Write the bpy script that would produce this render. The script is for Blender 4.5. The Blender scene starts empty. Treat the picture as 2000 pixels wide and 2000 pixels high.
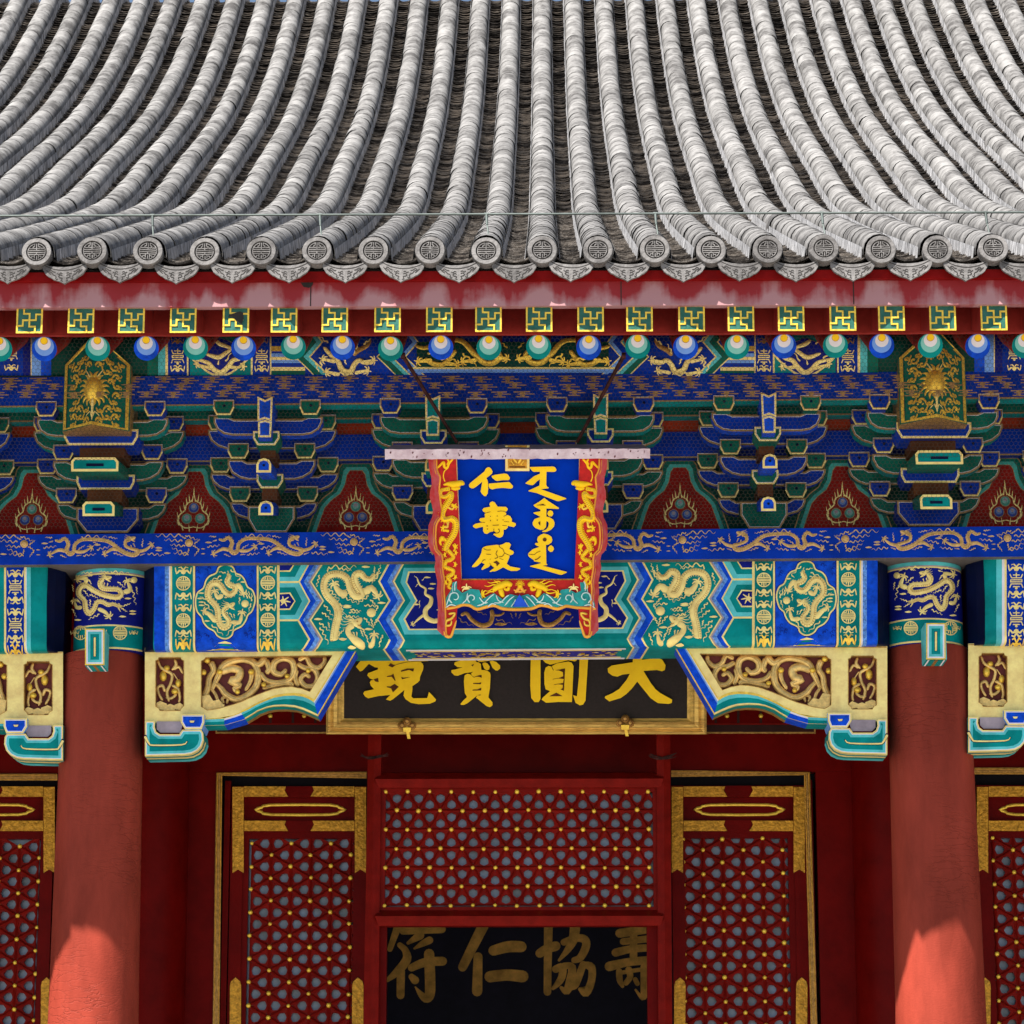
import bpy, math, random
import numpy as np
from mathutils import Vector, Matrix
from mathutils.geometry import tessellate_polygon
random.seed(7)
SC = bpy.context.scene
COL = SC.collection
R = math.radians
# ------------------------------------------------------------------ camera, sky, sun
F = 5930.0; TH = R(13.0); YAW = R(0.62)
CAM = Vector((0.16, -18.03, 1.6))
cd = bpy.data.cameras.new('camera'); cam = bpy.data.objects.new('camera', cd); COL.objects.link(cam)
cam.location = CAM; cam.rotation_euler = (R(90)+TH, 0, YAW)
cd.sensor_width = 36; cd.lens = F/2000*36; cd.clip_end = 3000; cd.clip_start = 0.1
SC.camera = cam
SUN_EL = R(56.2); SUN_AZ = R(42)      # azimuth: degrees to the left of the hall's axis, seen from the hall
w = bpy.data.worlds.new('World'); SC.world = w; w.use_nodes = True
nt = w.node_tree; nt.nodes.clear()
sky = nt.nodes.new('ShaderNodeTexSky'); sky.sky_type = 'NISHITA'; sky.sun_disc = False
sky.sun_elevation = SUN_EL; sky.sun_rotation = R(180)+SUN_AZ; sky.air_density = 1.0; sky.dust_density = 0.6
bg = nt.nodes.new('ShaderNodeBackground'); bg.inputs[1].default_value = 0.05
wo = nt.nodes.new('ShaderNodeOutputWorld')
nt.links.new(sky.outputs[0], bg.inputs[0]); nt.links.new(bg.outputs[0], wo.inputs[0])
sl = bpy.data.lights.new('sun', 'SUN'); sl.energy = 5.0; sl.angle = R(0.5); sl.color = (1, .955, .89)
so = bpy.data.objects.new('sun', sl); COL.objects.link(so)
SD = Vector((-math.sin(SUN_AZ)*math.cos(SUN_EL), -math.cos(SUN_AZ)*math.cos(SUN_EL), math.sin(SUN_EL)))
so.rotation_euler = SD.to_track_quat('Z', 'Y').to_euler(); so.location = (-8, -10, 20)
SC.view_settings.view_transform = 'Standard'; SC.view_settings.look = 'None'
SC.view_settings.gamma = 1; SC.view_settings.exposure = 1.50; SC.view_settings.use_curve_mapping = False
SC.cycles.max_bounces = 8; SC.cycles.diffuse_bounces = 5; SC.cycles.glossy_bounces = 4
SC.cycles.sample_clamp_indirect = 6

# ------------------------------------------------------------------ geometry of the place as measured through the lens
_M = cam.rotation_euler.to_matrix()
def ray(px, py):
    return _M @ Vector(((px-1000)/F, -(py-1000)/F, -1.0))
def P(px, py, Y):
    d = ray(px, py); return CAM + d*((Y-CAM.y)/d.y)
def ZP(py, Y, px=1059):
    return P(px, py, Y).z
def PPM(py, Y):
    p = P(1059, py, Y); q = P(1159, py, Y); return 100/(q.x-p.x)
def s_plane(Y, slope=0.0, mir=None, dx=0, dy=0):
    def f(px, py, off):
        py = py+dy
        if mir is not None: px = mir-px
        px = px+dx
        return P(px, py-slope*(px-1000), Y-off)
    return f
def s_cylz(x0, y0, r):
    def f(px, py, off):
        rr = r+off; d = ray(px, py); ox, oy = CAM.x-x0, CAM.y-y0
        a = d.x*d.x+d.y*d.y; b = 2*(ox*d.x+oy*d.y); c = ox*ox+oy*oy-rr*rr
        D = b*b-4*a*c
        t = (-b-math.sqrt(max(D, 0)))/(2*a)
        return CAM+d*t
    return f
def s_cylx(y0, z0, r, mir=None):
    def f(px, py, off):
        if mir is not None: px = mir-px
        rr = r+off; d = ray(px, py); oy, oz = CAM.y-y0, CAM.z-z0
        a = d.z*d.z+d.y*d.y; b = 2*(oz*d.z+oy*d.y); c = oz*oz+oy*oy-rr*rr
        D = b*b-4*a*c
        t = (-b-math.sqrt(max(D, 0)))/(2*a)
        return CAM+d*t
    return f
def s_tilt(p0, phi, mir=None):
    n = Vector((0, -math.cos(phi), -math.sin(phi)))
    def f(px, py, off):
        if mir is not None: px = mir-px
        d = ray(px, py); q = p0+n*off
        return CAM+d*((q-CAM).dot(n)/d.dot(n))
    return f

# ------------------------------------------------------------------ materials
MATS = {}
def mat(name, rgb, rough=.55, metal=0.0, var=.15, scale=6.0, bump=.0, bscale=40., spec=.18, rgb2=None, coat=0., stretch=None, objrand=0.):
    if name in MATS: return MATS[name]
    m = bpy.data.materials.new(name); m.use_nodes = True; t = m.node_tree; N = t.nodes
    b = N['Principled BSDF']
    b.inputs['Roughness'].default_value = rough; b.inputs['Metallic'].default_value = metal
    b.inputs['Specular IOR Level'].default_value = spec
    if coat: b.inputs['Coat Weight'].default_value = coat; b.inputs['Coat Roughness'].default_value = .25
    g = N.new('ShaderNodeNewGeometry')
    mp = N.new('ShaderNodeMapping'); mp.inputs['Scale'].default_value = stretch or (1, 1, 1)
    t.links.new(g.outputs['Position'], mp.inputs[0])
    n1 = N.new('ShaderNodeTexNoise'); n1.inputs['Scale'].default_value = scale; n1.inputs['Detail'].default_value = 6
    n1.inputs['Roughness'].default_value = .65
    t.links.new(mp.outputs[0], n1.inputs[0])
    mx = N.new('ShaderNodeMix'); mx.data_type = 'RGBA'
    c2 = rgb2 or tuple(c*(1-2.2*var) for c in rgb)
    c1 = tuple(min(1, c*(1+1.2*var)) for c in rgb)
    mx.inputs[6].default_value = (*c2, 1); mx.inputs[7].default_value = (*c1, 1)
    rp = N.new('ShaderNodeMapRange'); rp.inputs[1].default_value = .33; rp.inputs[2].default_value = .66
    t.links.new(n1.outputs[0], rp.inputs[0])
    fac = rp.outputs[0]
    if objrand:
        oi = N.new('ShaderNodeObjectInfo'); ad = N.new('ShaderNodeMath'); ad.operation = 'ADD'
        a0 = N.new('ShaderNodeMath'); a0.operation = 'ADD'; a0.inputs[1].default_value = 0
        t.links.new(oi.outputs['Random'], a0.inputs[0]); t.links.new(g.outputs['Random Per Island'], a0.inputs[1])
        fr = N.new('ShaderNodeMath'); fr.operation = 'FRACT'; t.links.new(a0.outputs[0], fr.inputs[0])
        ml = N.new('ShaderNodeMath'); ml.operation = 'MULTIPLY_ADD'; ml.inputs[1].default_value = objrand; ml.inputs[2].default_value = -objrand/2
        t.links.new(fr.outputs[0], ml.inputs[0]); t.links.new(ml.outputs[0], ad.inputs[0]); t.links.new(fac, ad.inputs[1])
        ad.use_clamp = True; fac = ad.outputs[0]
    t.links.new(fac, mx.inputs[0]); t.links.new(mx.outputs[2], b.inputs['Base Color'])
    if bump:
        n2 = N.new('ShaderNodeTexNoise'); n2.inputs['Scale'].default_value = bscale; n2.inputs['Detail'].default_value = 5
        t.links.new(mp.outputs[0], n2.inputs[0])
        bp = N.new('ShaderNodeBump'); bp.inputs['Strength'].default_value = bump; bp.inputs['Distance'].default_value = .01
        t.links.new(n2.outputs[0], bp.inputs['Height']); t.links.new(bp.outputs[0], b.inputs['Normal'])
    MATS[name] = m; m.diffuse_color = (*rgb, 1)
    return m
blue = mat('blue_paint', (.0003, .033, .37), .45, spec=.07, bump=.15)
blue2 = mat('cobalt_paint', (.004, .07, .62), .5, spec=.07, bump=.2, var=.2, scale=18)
bluel = mat('light_blue_paint', (.17, .36, .80), .55, var=.1, scale=20)
white = mat('white_paint', (.76, .74, .78), .6, var=.06)
navy = mat('navy_paint', (.006, .012, .20), .5, spec=.07)
dnavy = mat('dark_navy_paint', (.003, .006, .035), .5, spec=.07)
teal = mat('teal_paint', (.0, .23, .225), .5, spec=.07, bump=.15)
teall = mat('light_teal_paint', (.10, .54, .57), .55, spec=.07)
green = mat('green_paint', (.003, .125, .085), .5, spec=.07)
greend = mat('dark_green_paint', (.002, .05, .036), .55, spec=.07)
gold = mat('gold_leaf', (1.0, .60, .08), .38, metal=.5, var=.14, scale=30, bump=.25, bscale=90)
goldy = mat('yellow_gold_leaf', (1.0, .62, .015), .42, metal=.1, spec=.1, var=.05, scale=9)
goldp = mat('pale_gold_leaf', (1.0, .74, .26), .42, metal=.12, var=.10, scale=14, bump=.2, bscale=70)
goldq = mat('carved_bracket_gold', (1.0, .74, .27), .42, metal=.12, var=.10, scale=12, bump=.2, bscale=60)
goldk = mat('carving_gold', (.84, .57, .19), .34, metal=.4, var=.16, scale=20, bump=.35, bscale=60)
goldd = mat('aged_gold_leaf', (.50, .27, .07), .42, metal=.5, var=.2, scale=40, bump=.4, bscale=110)
goldb = mat('bronze_gold_line', (.36, .22, .09), .5, metal=.35, var=.15, scale=30)
goldf = mat('embossed_gold_fitting', (.62, .30, .03), .36, metal=.35, var=.22, scale=30, bump=.8, bscale=55)
brown = mat('brown_shadow_paint', (.10, .030, .008), .7)  # shade on letter sides and cantilever shanks is put into this brown
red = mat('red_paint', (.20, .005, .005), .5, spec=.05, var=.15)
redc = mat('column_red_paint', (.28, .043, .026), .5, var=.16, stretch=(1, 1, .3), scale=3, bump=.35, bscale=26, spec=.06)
def craze(m):
    t = m.node_tree; N = t.nodes; b = N['Principled BSDF']; g = N.new('ShaderNodeNewGeometry')
    mp = N.new('ShaderNodeMapping'); mp.inputs['Scale'].default_value = (5, 5, 17); t.links.new(g.outputs['Position'], mp.inputs[0])
    nz = N.new('ShaderNodeTexNoise'); nz.inputs['Scale'].default_value = 2.0; nz.inputs['Detail'].default_value = 5; t.links.new(mp.outputs[0], nz.inputs[0])
    ad = N.new('ShaderNodeVectorMath'); ad.operation = 'MULTIPLY_ADD'; ad.inputs[1].default_value = (.9, .9, .9); t.links.new(nz.outputs['Color'], ad.inputs[0]); t.links.new(mp.outputs[0], ad.inputs[2])
    v = N.new('ShaderNodeTexVoronoi'); v.feature = 'DISTANCE_TO_EDGE'; v.inputs['Scale'].default_value = 1.3; t.links.new(ad.outputs[0], v.inputs[0])
    r = N.new('ShaderNodeMapRange'); r.inputs[1].default_value = 0; r.inputs[2].default_value = .05; t.links.new(v.outputs['Distance'], r.inputs[0])
    n3 = N.new('ShaderNodeTexNoise'); n3.inputs['Scale'].default_value = 1.6; t.links.new(g.outputs['Position'], n3.inputs[0])
    r3 = N.new('ShaderNodeMapRange'); r3.inputs[1].default_value = .46; r3.inputs[2].default_value = .60; t.links.new(n3.outputs[0], r3.inputs[0])
    mx = N.new('ShaderNodeMath'); mx.operation = 'MAXIMUM'; iv = N.new('ShaderNodeMath'); iv.operation = 'SUBTRACT'; iv.inputs[0].default_value = 1; t.links.new(r3.outputs[0], iv.inputs[1])
    t.links.new(r.outputs[0], mx.inputs[0]); t.links.new(iv.outputs[0], mx.inputs[1])
    n4 = N.new('ShaderNodeTexNoise'); n4.inputs['Scale'].default_value = 60; n4.inputs['Detail'].default_value = 4; m4 = N.new('ShaderNodeMapping'); m4.inputs['Scale'].default_value = (1, 1, 2.2); t.links.new(g.outputs['Position'], m4.inputs[0]); t.links.new(m4.outputs[0], n4.inputs[0])
    s = N.new('ShaderNodeMath'); s.operation = 'MULTIPLY_ADD'; s.inputs[1].default_value = .35; t.links.new(n4.outputs[0], s.inputs[0]); t.links.new(mx.outputs[0], s.inputs[2])
    bp = N.new('ShaderNodeBump'); bp.inputs['Strength'].default_value = .55; bp.inputs['Distance'].default_value = .006; t.links.new(s.outputs[0], bp.inputs['Height']); t.links.new(bp.outputs[0], b.inputs['Normal'])
craze(redc)
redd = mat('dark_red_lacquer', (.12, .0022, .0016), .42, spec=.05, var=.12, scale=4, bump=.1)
redm = mat('lattice_red_lacquer', (.175, .0065, .004), .42, spec=.05, var=.12, scale=10, bump=.15)
redb = mat('soffit_red_paint', (.27, .028, .022), .6, spec=.05, var=.15)
orange = mat('vermilion_paint', (.55, .05, .012), .55)
blackb = mat('black_brown_lacquer', (.022, .016, .015), .6, var=.1, scale=60, bump=.1)
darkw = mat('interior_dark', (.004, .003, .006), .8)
grey = mat('grey_paint', (.25, .24, .27), .6)
lav = mat('lavender_grey_paint', (.36, .30, .34), .55)
wire = mat('dark_wire', (.12, .14, .13), .5, metal=.4)
iron = mat('rusty_iron', (.05, .014, .012), .6, metal=.3, var=.4, scale=30)

# ------------------------------------------------------------------ mesh building
def empty(name, parent=None, loc=(0, 0, 0), **kw):
    o = bpy.data.objects.new(name, None); COL.objects.link(o); o.location = loc; o.empty_display_size = .2
    if parent: o.parent = parent
    for k, v in kw.items(): o[k] = v
    return o
def smooth(pts, n=5, closed=False):
    out = []; L = len(pts)
    if L < 3 and not closed: return [tuple(map(float, p)) for p in pts]
    rng = range(L) if closed else range(L-1)
    for i in rng:
        if closed: p0, p1, p2, p3 = pts[(i-1) % L], pts[i], pts[(i+1) % L], pts[(i+2) % L]
        else: p0, p1, p2, p3 = pts[max(i-1, 0)], pts[i], pts[i+1], pts[min(i+2, L-1)]
        for k in range(n):
            t = k/n
            out.append(tuple(.5*((2*b)+(-a+c)*t+(2*a-5*b+4*c-d)*t*t+(-a+3*b-3*c+d)*t**3) for a, b, c, d in zip(p0, p1, p2, p3)))
    if not closed: out.append(tuple(map(float, pts[-1])))
    return out
def inset(pts, d):
    A = sum(pts[i][0]*pts[(i+1) % len(pts)][1]-pts[(i+1) % len(pts)][0]*pts[i][1] for i in range(len(pts)))
    s = 1 if A > 0 else -1; out = []; L = len(pts)
    for i in range(L):
        a, b, c = pts[i-1], pts[i], pts[(i+1) % L]
        e1 = Vector((b[0]-a[0], b[1]-a[1])).normalized(); e2 = Vector((c[0]-b[0], c[1]-b[1])).normalized()
        n1 = Vector((-e1.y, e1.x))*s; n2 = Vector((-e2.y, e2.x))*s
        n = (n1+n2)
        if n.length < .2: n = n1
        else: n = n.normalized()/max(.45, n.normalized().dot(n1))
        out.append((b[0]+n.x*d, b[1]+n.y*d))
    return out
class MB:
    def __init__(s): s.v = []; s.f = []; s.m = []; s.mats = []; s.sm = []
    def mi(s, m):
        if m not in s.mats: s.mats.append(m)
        return s.mats.index(m)
    def add(s, vs, fs, m, smooth=False):
        b = len(s.v); s.v += [tuple(v) for v in vs]; k = s.mi(m)
        for f in fs: s.f.append([b+i for i in f]); s.m.append(k); s.sm.append(smooth)
    def box(s, x0, x1, y0, y1, z0, z1, m, bev=0):
        if x0 > x1: x0, x1 = x1, x0
        vs = [(x, y, z) for x in (x0, x1) for y in (y0, y1) for z in (z0, z1)]
        s.add(vs, [(0, 1, 3, 2), (4, 6, 7, 5), (0, 4, 5, 1), (2, 3, 7, 6), (0, 2, 6, 4), (1, 5, 7, 3)], m)
    def tube(s, a, b, r, m, n=10, r2=None, caps=True):
        a = Vector(a); b = Vector(b); d = (b-a).normalized()
        u = d.orthogonal().normalized(); v = d.cross(u); r2 = r if r2 is None else r2
        vs = []
        for c, rr in ((a, r), (b, r2)):
            vs += [c+(u*math.cos(6.2832*k/n)+v*math.sin(6.2832*k/n))*rr for k in range(n)]
        s.add(vs, [(k, (k+1) % n, n+(k+1) % n, n+k) for k in range(n)], m, True)
        if caps: s.add(vs[:n], [list(range(n))], m); s.add(vs[n:], [list(range(n))], m)
    def ext(s, front, dvec, m, mside=None, caps=True):
        """prism: front loop of world points pushed back by dvec"""
        n = len(front); dvec = Vector(dvec); bk = [Vector(p)+dvec for p in front]
        s.add(front, [list(range(n))], m)
        if caps: s.add(bk, [list(range(n))], m)
        s.add(list(front)+bk, [(i, (i+1) % n, n+(i+1) % n, n+i) for i in range(n)], mside or m)
    def build(s, name, parent=None, **kw):
        me = bpy.data.meshes.new(name); me.from_pydata(s.v, [], s.f)
        for m in s.mats: me.materials.append(m)
        me.polygons.foreach_set('material_index', s.m); me.polygons.foreach_set('use_smooth', s.sm); me.update()
        o = bpy.data.objects.new(name, me); COL.objects.link(o)
        if parent:
            while parent.parent and parent.parent.parent: parent = parent.parent     # thing > part > sub-part, no deeper
            o.parent = parent
        for k, v in kw.items(): o[k] = v
        return o
class PT(MB):
    """paint and relief laid on a surface; shapes are given in measured coordinates, optionally through (ox,oy,s)"""
    def __init__(s, surf, base=.002, tf=None, step=.00025):
        super().__init__(); s.surf = surf; s.b = base; s.k = 0; s.step = step; s.tf = tf
    def T(s, p):
        if s.tf: return (s.tf[0]+p[0]/s.tf[2], s.tf[1]+p[1]/s.tf[2])
        return (p[0], p[1])
    def W(s, w): return w/s.tf[2] if s.tf else w
    def o(s): s.k += 1; return s.b+s.k*s.step
    def raw(s, p, off): return s.surf(p[0], p[1], off)
    def poly(s, pts, m, off=None, sm=0):
        if sm: pts = smooth(pts, sm, True)
        off = s.o() if off is None else off
        s.add([s.raw(s.T(p), off) for p in pts], [list(range(len(pts)))], m)
    def prism(s, pts, m, ms, h, sm=0, base=0):
        if sm: pts = smooth(pts, sm, True)
        h = h+s.o(); n = len(pts)
        f = [s.raw(s.T(p), h) for p in pts]; b = [s.raw(s.T(p), base) for p in pts]
        s.add(f, [list(range(n))], m); s.add(f+b, [(i, (i+1) % n, n+(i+1) % n, n+i) for i in range(n)], ms)
    def grid(s, x0, x1, y0, y1, nx, ny, m, off=None):
        off = s.o() if off is None else off
        vs = [s.raw(s.T((x0+(x1-x0)*i/nx, y0+(y1-y0)*j/ny)), off) for j in range(ny+1) for i in range(nx+1)]
        s.add(vs, [(j*(nx+1)+i, j*(nx+1)+i+1, (j+1)*(nx+1)+i+1, (j+1)*(nx+1)+i) for j in range(ny) for i in range(nx)], m, True)
    def _side(s, q, closed):
        L = len(q); out = []
        for i in range(L):
            if closed: a, c = q[i-1], q[(i+1) % L]
            else: a, c = q[max(i-1, 0)], q[min(i+1, L-1)]
            d = Vector((c[0]-a[0], c[1]-a[1]))
            d = d.normalized() if d.length > 1e-9 else Vector((1, 0))
            out.append((-d.y, d.x))
        return out
    def line(s, pts, w, m, closed=False, sm=0, caps=True, off=None):
        """flat stroke; points may carry their own width"""
        q = [(p[0], p[1], p[2] if len(p) > 2 else w) for p in pts]
        if sm: q = smooth(q, sm, closed)
        q = [(*s.T(p), s.W(p[2])) for p in q]
        nn = s._side(q, closed); off = s.o() if off is None else off; L = len(q); vs = []
        for p, n in zip(q, nn):
            h = max(p[2], .15)/2; vs += [s.raw((p[0]+n[0]*h, p[1]+n[1]*h), off), s.raw((p[0]-n[0]*h, p[1]-n[1]*h), off)]
        fs = [(2*i, 2*i+1, 2*i+3, 2*i+2) for i in range(L-1)]
        if closed: fs.append((2*L-2, 2*L-1, 1, 0))
        s.add(vs, fs, m)
        if caps and not closed:
            for e in (0, L-1):
                p = q[e]; n = nn[e]; h = max(p[2], .15)/2; sg = -1 if e == 0 else 1
                d = (n[1]*sg, -n[0]*sg); cp = []
                for k in range(7):
                    a = math.pi*k/6; cp.append(s.raw((p[0]+n[0]*h*math.cos(a)+d[0]*h*math.sin(a), p[1]+n[1]*h*math.cos(a)+d[1]*h*math.sin(a)), off))
                s.add(cp, [list(range(7))], m)
    def bar(s, pts, w, m, ms, h, sm=0):
        """extruded stroke with rounded ends"""
        q = [(p[0], p[1], p[2] if len(p) > 2 else w) for p in pts]
        if sm: q = smooth(q, sm)
        nn = s._side(q, False); A = []; B = []
        for p, n in zip(q, nn):
            A.append((p[0]+n[0]*p[2]/2, p[1]+n[1]*p[2]/2)); B.append((p[0]-n[0]*p[2]/2, p[1]-n[1]*p[2]/2))
        def cap(p, n, sg):
            d = (n[1]*sg, -n[0]*sg)
            return [(p[0]+(n[0]*math.cos(a)+d[0]*math.sin(a))*p[2]/2, p[1]+(n[1]*math.cos(a)+d[1]*math.sin(a))*p[2]/2) for a in (.5, 1.05, 1.57, 2.09, 2.6)]
        loop = A+cap(q[-1], nn[-1], 1)+B[::-1]+cap(q[0], nn[0], -1)[::-1]
        s.prism(loop, m, ms, h)
    def relief(s, pts, w, m, h=.5, sm=4, base=None, closed=False):
        """carved half-round stroke; h = height as a share of its half width"""
        q = [(p[0], p[1], p[2] if len(p) > 2 else w) for p in pts]
        if sm: q = smooth(q, sm, closed)
        q = [(*s.T(p), s.W(p[2])) for p in q]
        nn = s._side(q, closed); b = (s.b if base is None else base)+s.k*s.step*.3; s.k += 1; L = len(q); vs = []
        # rounded tips
        prof = [(-1, 0), (-.8, .62), (-.35, .95), (.35, .95), (.8, .62), (1, 0)]
        for i, (p, n) in enumerate(zip(q, nn)):
            hw = max(p[2], .2)/2; e = .45 if (not closed and i in (0, L-1)) else 1
            for t, z in prof: vs.append(s.raw((p[0]+n[0]*hw*t*e, p[1]+n[1]*hw*t*e), b+z*h*hw/322*e))
        K = len(prof); fs = [(i*K+j, i*K+j+1, (i+1)*K+j+1, (i+1)*K+j) for i in range(L-1) for j in range(K-1)]
        if closed: fs += [((L-1)*K+j, (L-1)*K+j+1, j+1, j) for j in range(K-1)]
        s.add(vs, fs, m, True)
    def disc(s, x, y, r, m, off=None, n=16, ry=None):
        off = s.o() if off is None else off; c = s.T((x, y)); r = s.W(r); ry = s.W(ry) if ry else r
        s.add([s.raw((c[0]+r*math.cos(6.2832*k/n), c[1]+ry*math.sin(6.2832*k/n)), off) for k in range(n)], [list(range(n))], m)
    def dome(s, x, y, r, m, h=.6, ry=None, base=None):
        c = s.T((x, y)); r = s.W(r); ry = s.W(ry) if ry else r; b = s.b if base is None else base; vs = []
        for e, z in ((1, 0), (.8, .6), (.4, .92)):
            vs += [s.raw((c[0]+r*e*math.cos(6.2832*k/10), c[1]+ry*e*math.sin(6.2832*k/10)), b+z*h*r/322) for k in range(10)]
        fs = [(j*10+k, j*10+(k+1) % 10, (j+1)*10+(k+1) % 10, (j+1)*10+k) for j in range(2) for k in range(10)]+[list(range(20, 30))]
        s.add(vs, fs, m, True)
    # ornament vocabulary
    def wave(s, a, b, m, w=8, n=3, amp=None):
        ax, ay = a; bx, by = b; L = math.hypot(bx-ax, by-ay); amp = amp or L*.07
        nx, ny = -(by-ay)/L, (bx-ax)/L; K = n*8; pts = []
        for k in range(K+1):
            t = k/K; o_ = amp*math.sin(t*n*6.2832)
            pts.append((ax+(bx-ax)*t+nx*o_, ay+(by-ay)*t+ny*o_, w*(1-.75*t)+.5))
        s.line(pts, w, m, caps=False)
    def claw(s, x, y, ang, r, m, w=None):
        w = w or r*.32
        for k in range(5):
            a = R(ang+(k-2)*48); b = a+.5*(1 if k > 2 else -1 if k < 2 else 0)
            s.line([(x, y, w*1.2), (x+r*.6*math.cos(a), y+r*.6*math.sin(a), w), (x+r*math.cos(b), y+r*math.sin(b), w*.5)], w, m, sm=2)
    def cloud(s, x, y, r, m):
        s.line([(x-r, y, r*.2), (x-r*.4, y-r*.05, r*.55), (x+r*.3, y, r*.5), (x+r, y, r*.15)], r, m, sm=2)
    def jewel(s, x, y, r, m, dirs=(150, 170, 190, 215, 60, 90), L=4.):
        s.disc(x, y, r, m)
        for d in dirs:
            a = R(d); s.wave((x+r*math.cos(a), y+r*math.sin(a)), (x+L*r*math.cos(a), y+L*r*.8*math.sin(a)), m, r*.28, 2)
    def dragon(s, body, legs, head, m, mdark=None, mane=180, relh=.3, scale=1.0, tick=None):
        s.relief(body, 10, m, relh, 4)
        for lg in legs:
            s.relief(lg['p'], 8, m, relh, 3); x, y = lg['p'][-1][:2]; s.claw(x, y, lg['a'], lg['r'], m)
        hx, hy, hr, ha = head; a = R(ha)
        s.relief([(hx-hr*.6*math.cos(a), hy-hr*.6*math.sin(a), hr*1.1), (hx+hr*.2*math.cos(a), hy+hr*.2*math.sin(a), hr*1.1), (hx+hr*1.1*math.cos(a), hy+hr*1.1*math.sin(a), hr*.5)], hr, m, relh, 3)
        s.relief([(hx, hy+hr*.5, hr*.5), (hx+hr*.5*math.cos(a+.9), hy+hr*.7, hr*.4), (hx+hr*.9*math.cos(a+.6), hy+hr*1.0, hr*.15)], hr*.4, m, relh, 2)
        for k in range(5):
            b = R(mane+(k-2)*16); s.wave((hx+hr*.4*math.cos(b), hy+hr*.4*math.sin(b)), (hx+hr*2.3*math.cos(b), hy+hr*2.1*math.sin(b)), m, hr*.2, 1)
        for sg in (-1, .35):      # horns, then eye
            b = R(mane+sg*30); s.relief([(hx+hr*.2*math.cos(b), hy+hr*.2*math.sin(b), hr*.26), (hx+hr*1.0*math.cos(b), hy+hr*1.1*math.sin(b), hr*.2), (hx+hr*1.5*math.cos(b-.25), hy+hr*1.5*math.sin(b-.25), hr*.06)], 5, m, relh, 2)
        if mdark:
            s.disc(hx+hr*.15*math.cos(a), hy+hr*.15*math.sin(a)-hr*.12, hr*.13, mdark, off=s.b+.011, n=6)
            s.line([(hx+hr*.25*math.cos(a), hy+hr*.36), (hx+hr*.95*math.cos(a), hy+hr*.42)], hr*.12, mdark, off=s.b+.011)
            q = smooth([(p[0], p[1], p[2]) for p in body], 8); nn = s._side(q, False)
            for i in range(4, len(q)-4, 3):   # spines down the back
                p, n = q[i], nn[i]; h = p[2]*.5
                s.line([(p[0]-n[0]*h*.9, p[1]-n[1]*h*.9, p[2]*.16), (p[0]-n[0]*h*1.42, p[1]-n[1]*h*1.42, p[2]*.04)], 4, m, caps=False)
            s.line([(p[0]+n[0]*p[2]*.12, p[1]+n[1]*p[2]*.12) for p, n in zip(q, nn)][2:-2], (tick or 30)*.13, mdark, caps=False, off=s.b+.0075)
            q = smooth([(p[0], p[1], p[2]) for p in body], 12); acc = 0; nn = s._side(q, False); off = s.b+.006
            for i in range(1, len(q)):
                acc += math.hypot(q[i][0]-q[i-1][0], q[i][1]-q[i-1][1])
                if acc > (tick or 30):
                    acc = 0; p, n = q[i], nn[i]; h = p[2]*.32
                    s.line([(p[0]+n[0]*h*.4, p[1]+n[1]*h*.4), (p[0]+n[0]*h*1.35, p[1]+n[1]*h*1.35)], (tick or 30)*.26, mdark, caps=False, off=off)
    def bat(s, x, y, w, m, f=1):
        s.disc(x, y, w*.16, m, n=8)
        for sx in (-1, 1):
            s.line([(x, y, w*.14), (x+sx*w*.25, y-f*w*.08, w*.12), (x+sx*w*.42, y+f*w*.12, w*.09), (x+sx*w*.5, y-f*w*.25, w*.06)], w*.1, m, sm=2)
            s.line([(x, y-f*w*.12, w*.1), (x+sx*w*.15, y-f*w*.3, w*.08), (x+sx*w*.3, y-f*w*.26, w*.05)], w*.07, m)
    def shou(s, x, y, r, m, n=6, lw=None):
        lw = lw or r*.16
        s.line([(x+r*math.cos(6.2832*k/20), y+r*math.sin(6.2832*k/20)) for k in range(20)], lw, m, closed=True)
        for t in (-.36, -.1, .12, .36):
            h = math.sqrt(1-t*t)*r*.95; s.line([(x-h, y+t*r), (x+h, y+t*r)], lw, m, caps=False)
        s.line([(x, y-r*.9), (x, y-r*.36)], lw, m, caps=False); s.line([(x, y+r*.36), (x, y+r*.95)], lw, m, caps=False)
        for sx in (-1, 1):
            s.line([(x+sx*r*.3, y-r*.85), (x+sx*r*.3, y-r*.58), (x+sx*r*.7, y-r*.58)], lw*.9, m, caps=False)
            s.line([(x+sx*r*.3, y+r*.36), (x+sx*r*.3, y+r*.75)], lw*.9, m, caps=False)
    def longshou(s, x, y, w, m):
        lw = w*.09; s.line([(x, y-w*.75), (x, y-w*.3)], lw, m, caps=False)
        for t, h in ((-.55, .3), (-.3, .45), (-.12, .5), (.06, .5), (.24, .5), (.48, .3)): s.line([(x-w*h, y+w*t), (x+w*h, y+w*t)], lw, m, caps=False)
        for sx in (-1, 1):
            s.line([(x+sx*w*.42, y-w*.3), (x+sx*w*.55, y-w*.6)], lw, m); s.line([(x+sx*w*.45, y+w*.24), (x+sx*w*.58, y+w*.55)], lw, m)
            s.line([(x+sx*w*.5, y-w*.12), (x+sx*w*.5, y+w*.06)], lw, m)
        s.disc(x, y+w*.62, w*.12, m, n=8)

hall = empty('palace_hall', label='grey tiled palace hall with red columns, gilt lattice doors and painted eaves', category='palace hall')
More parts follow.
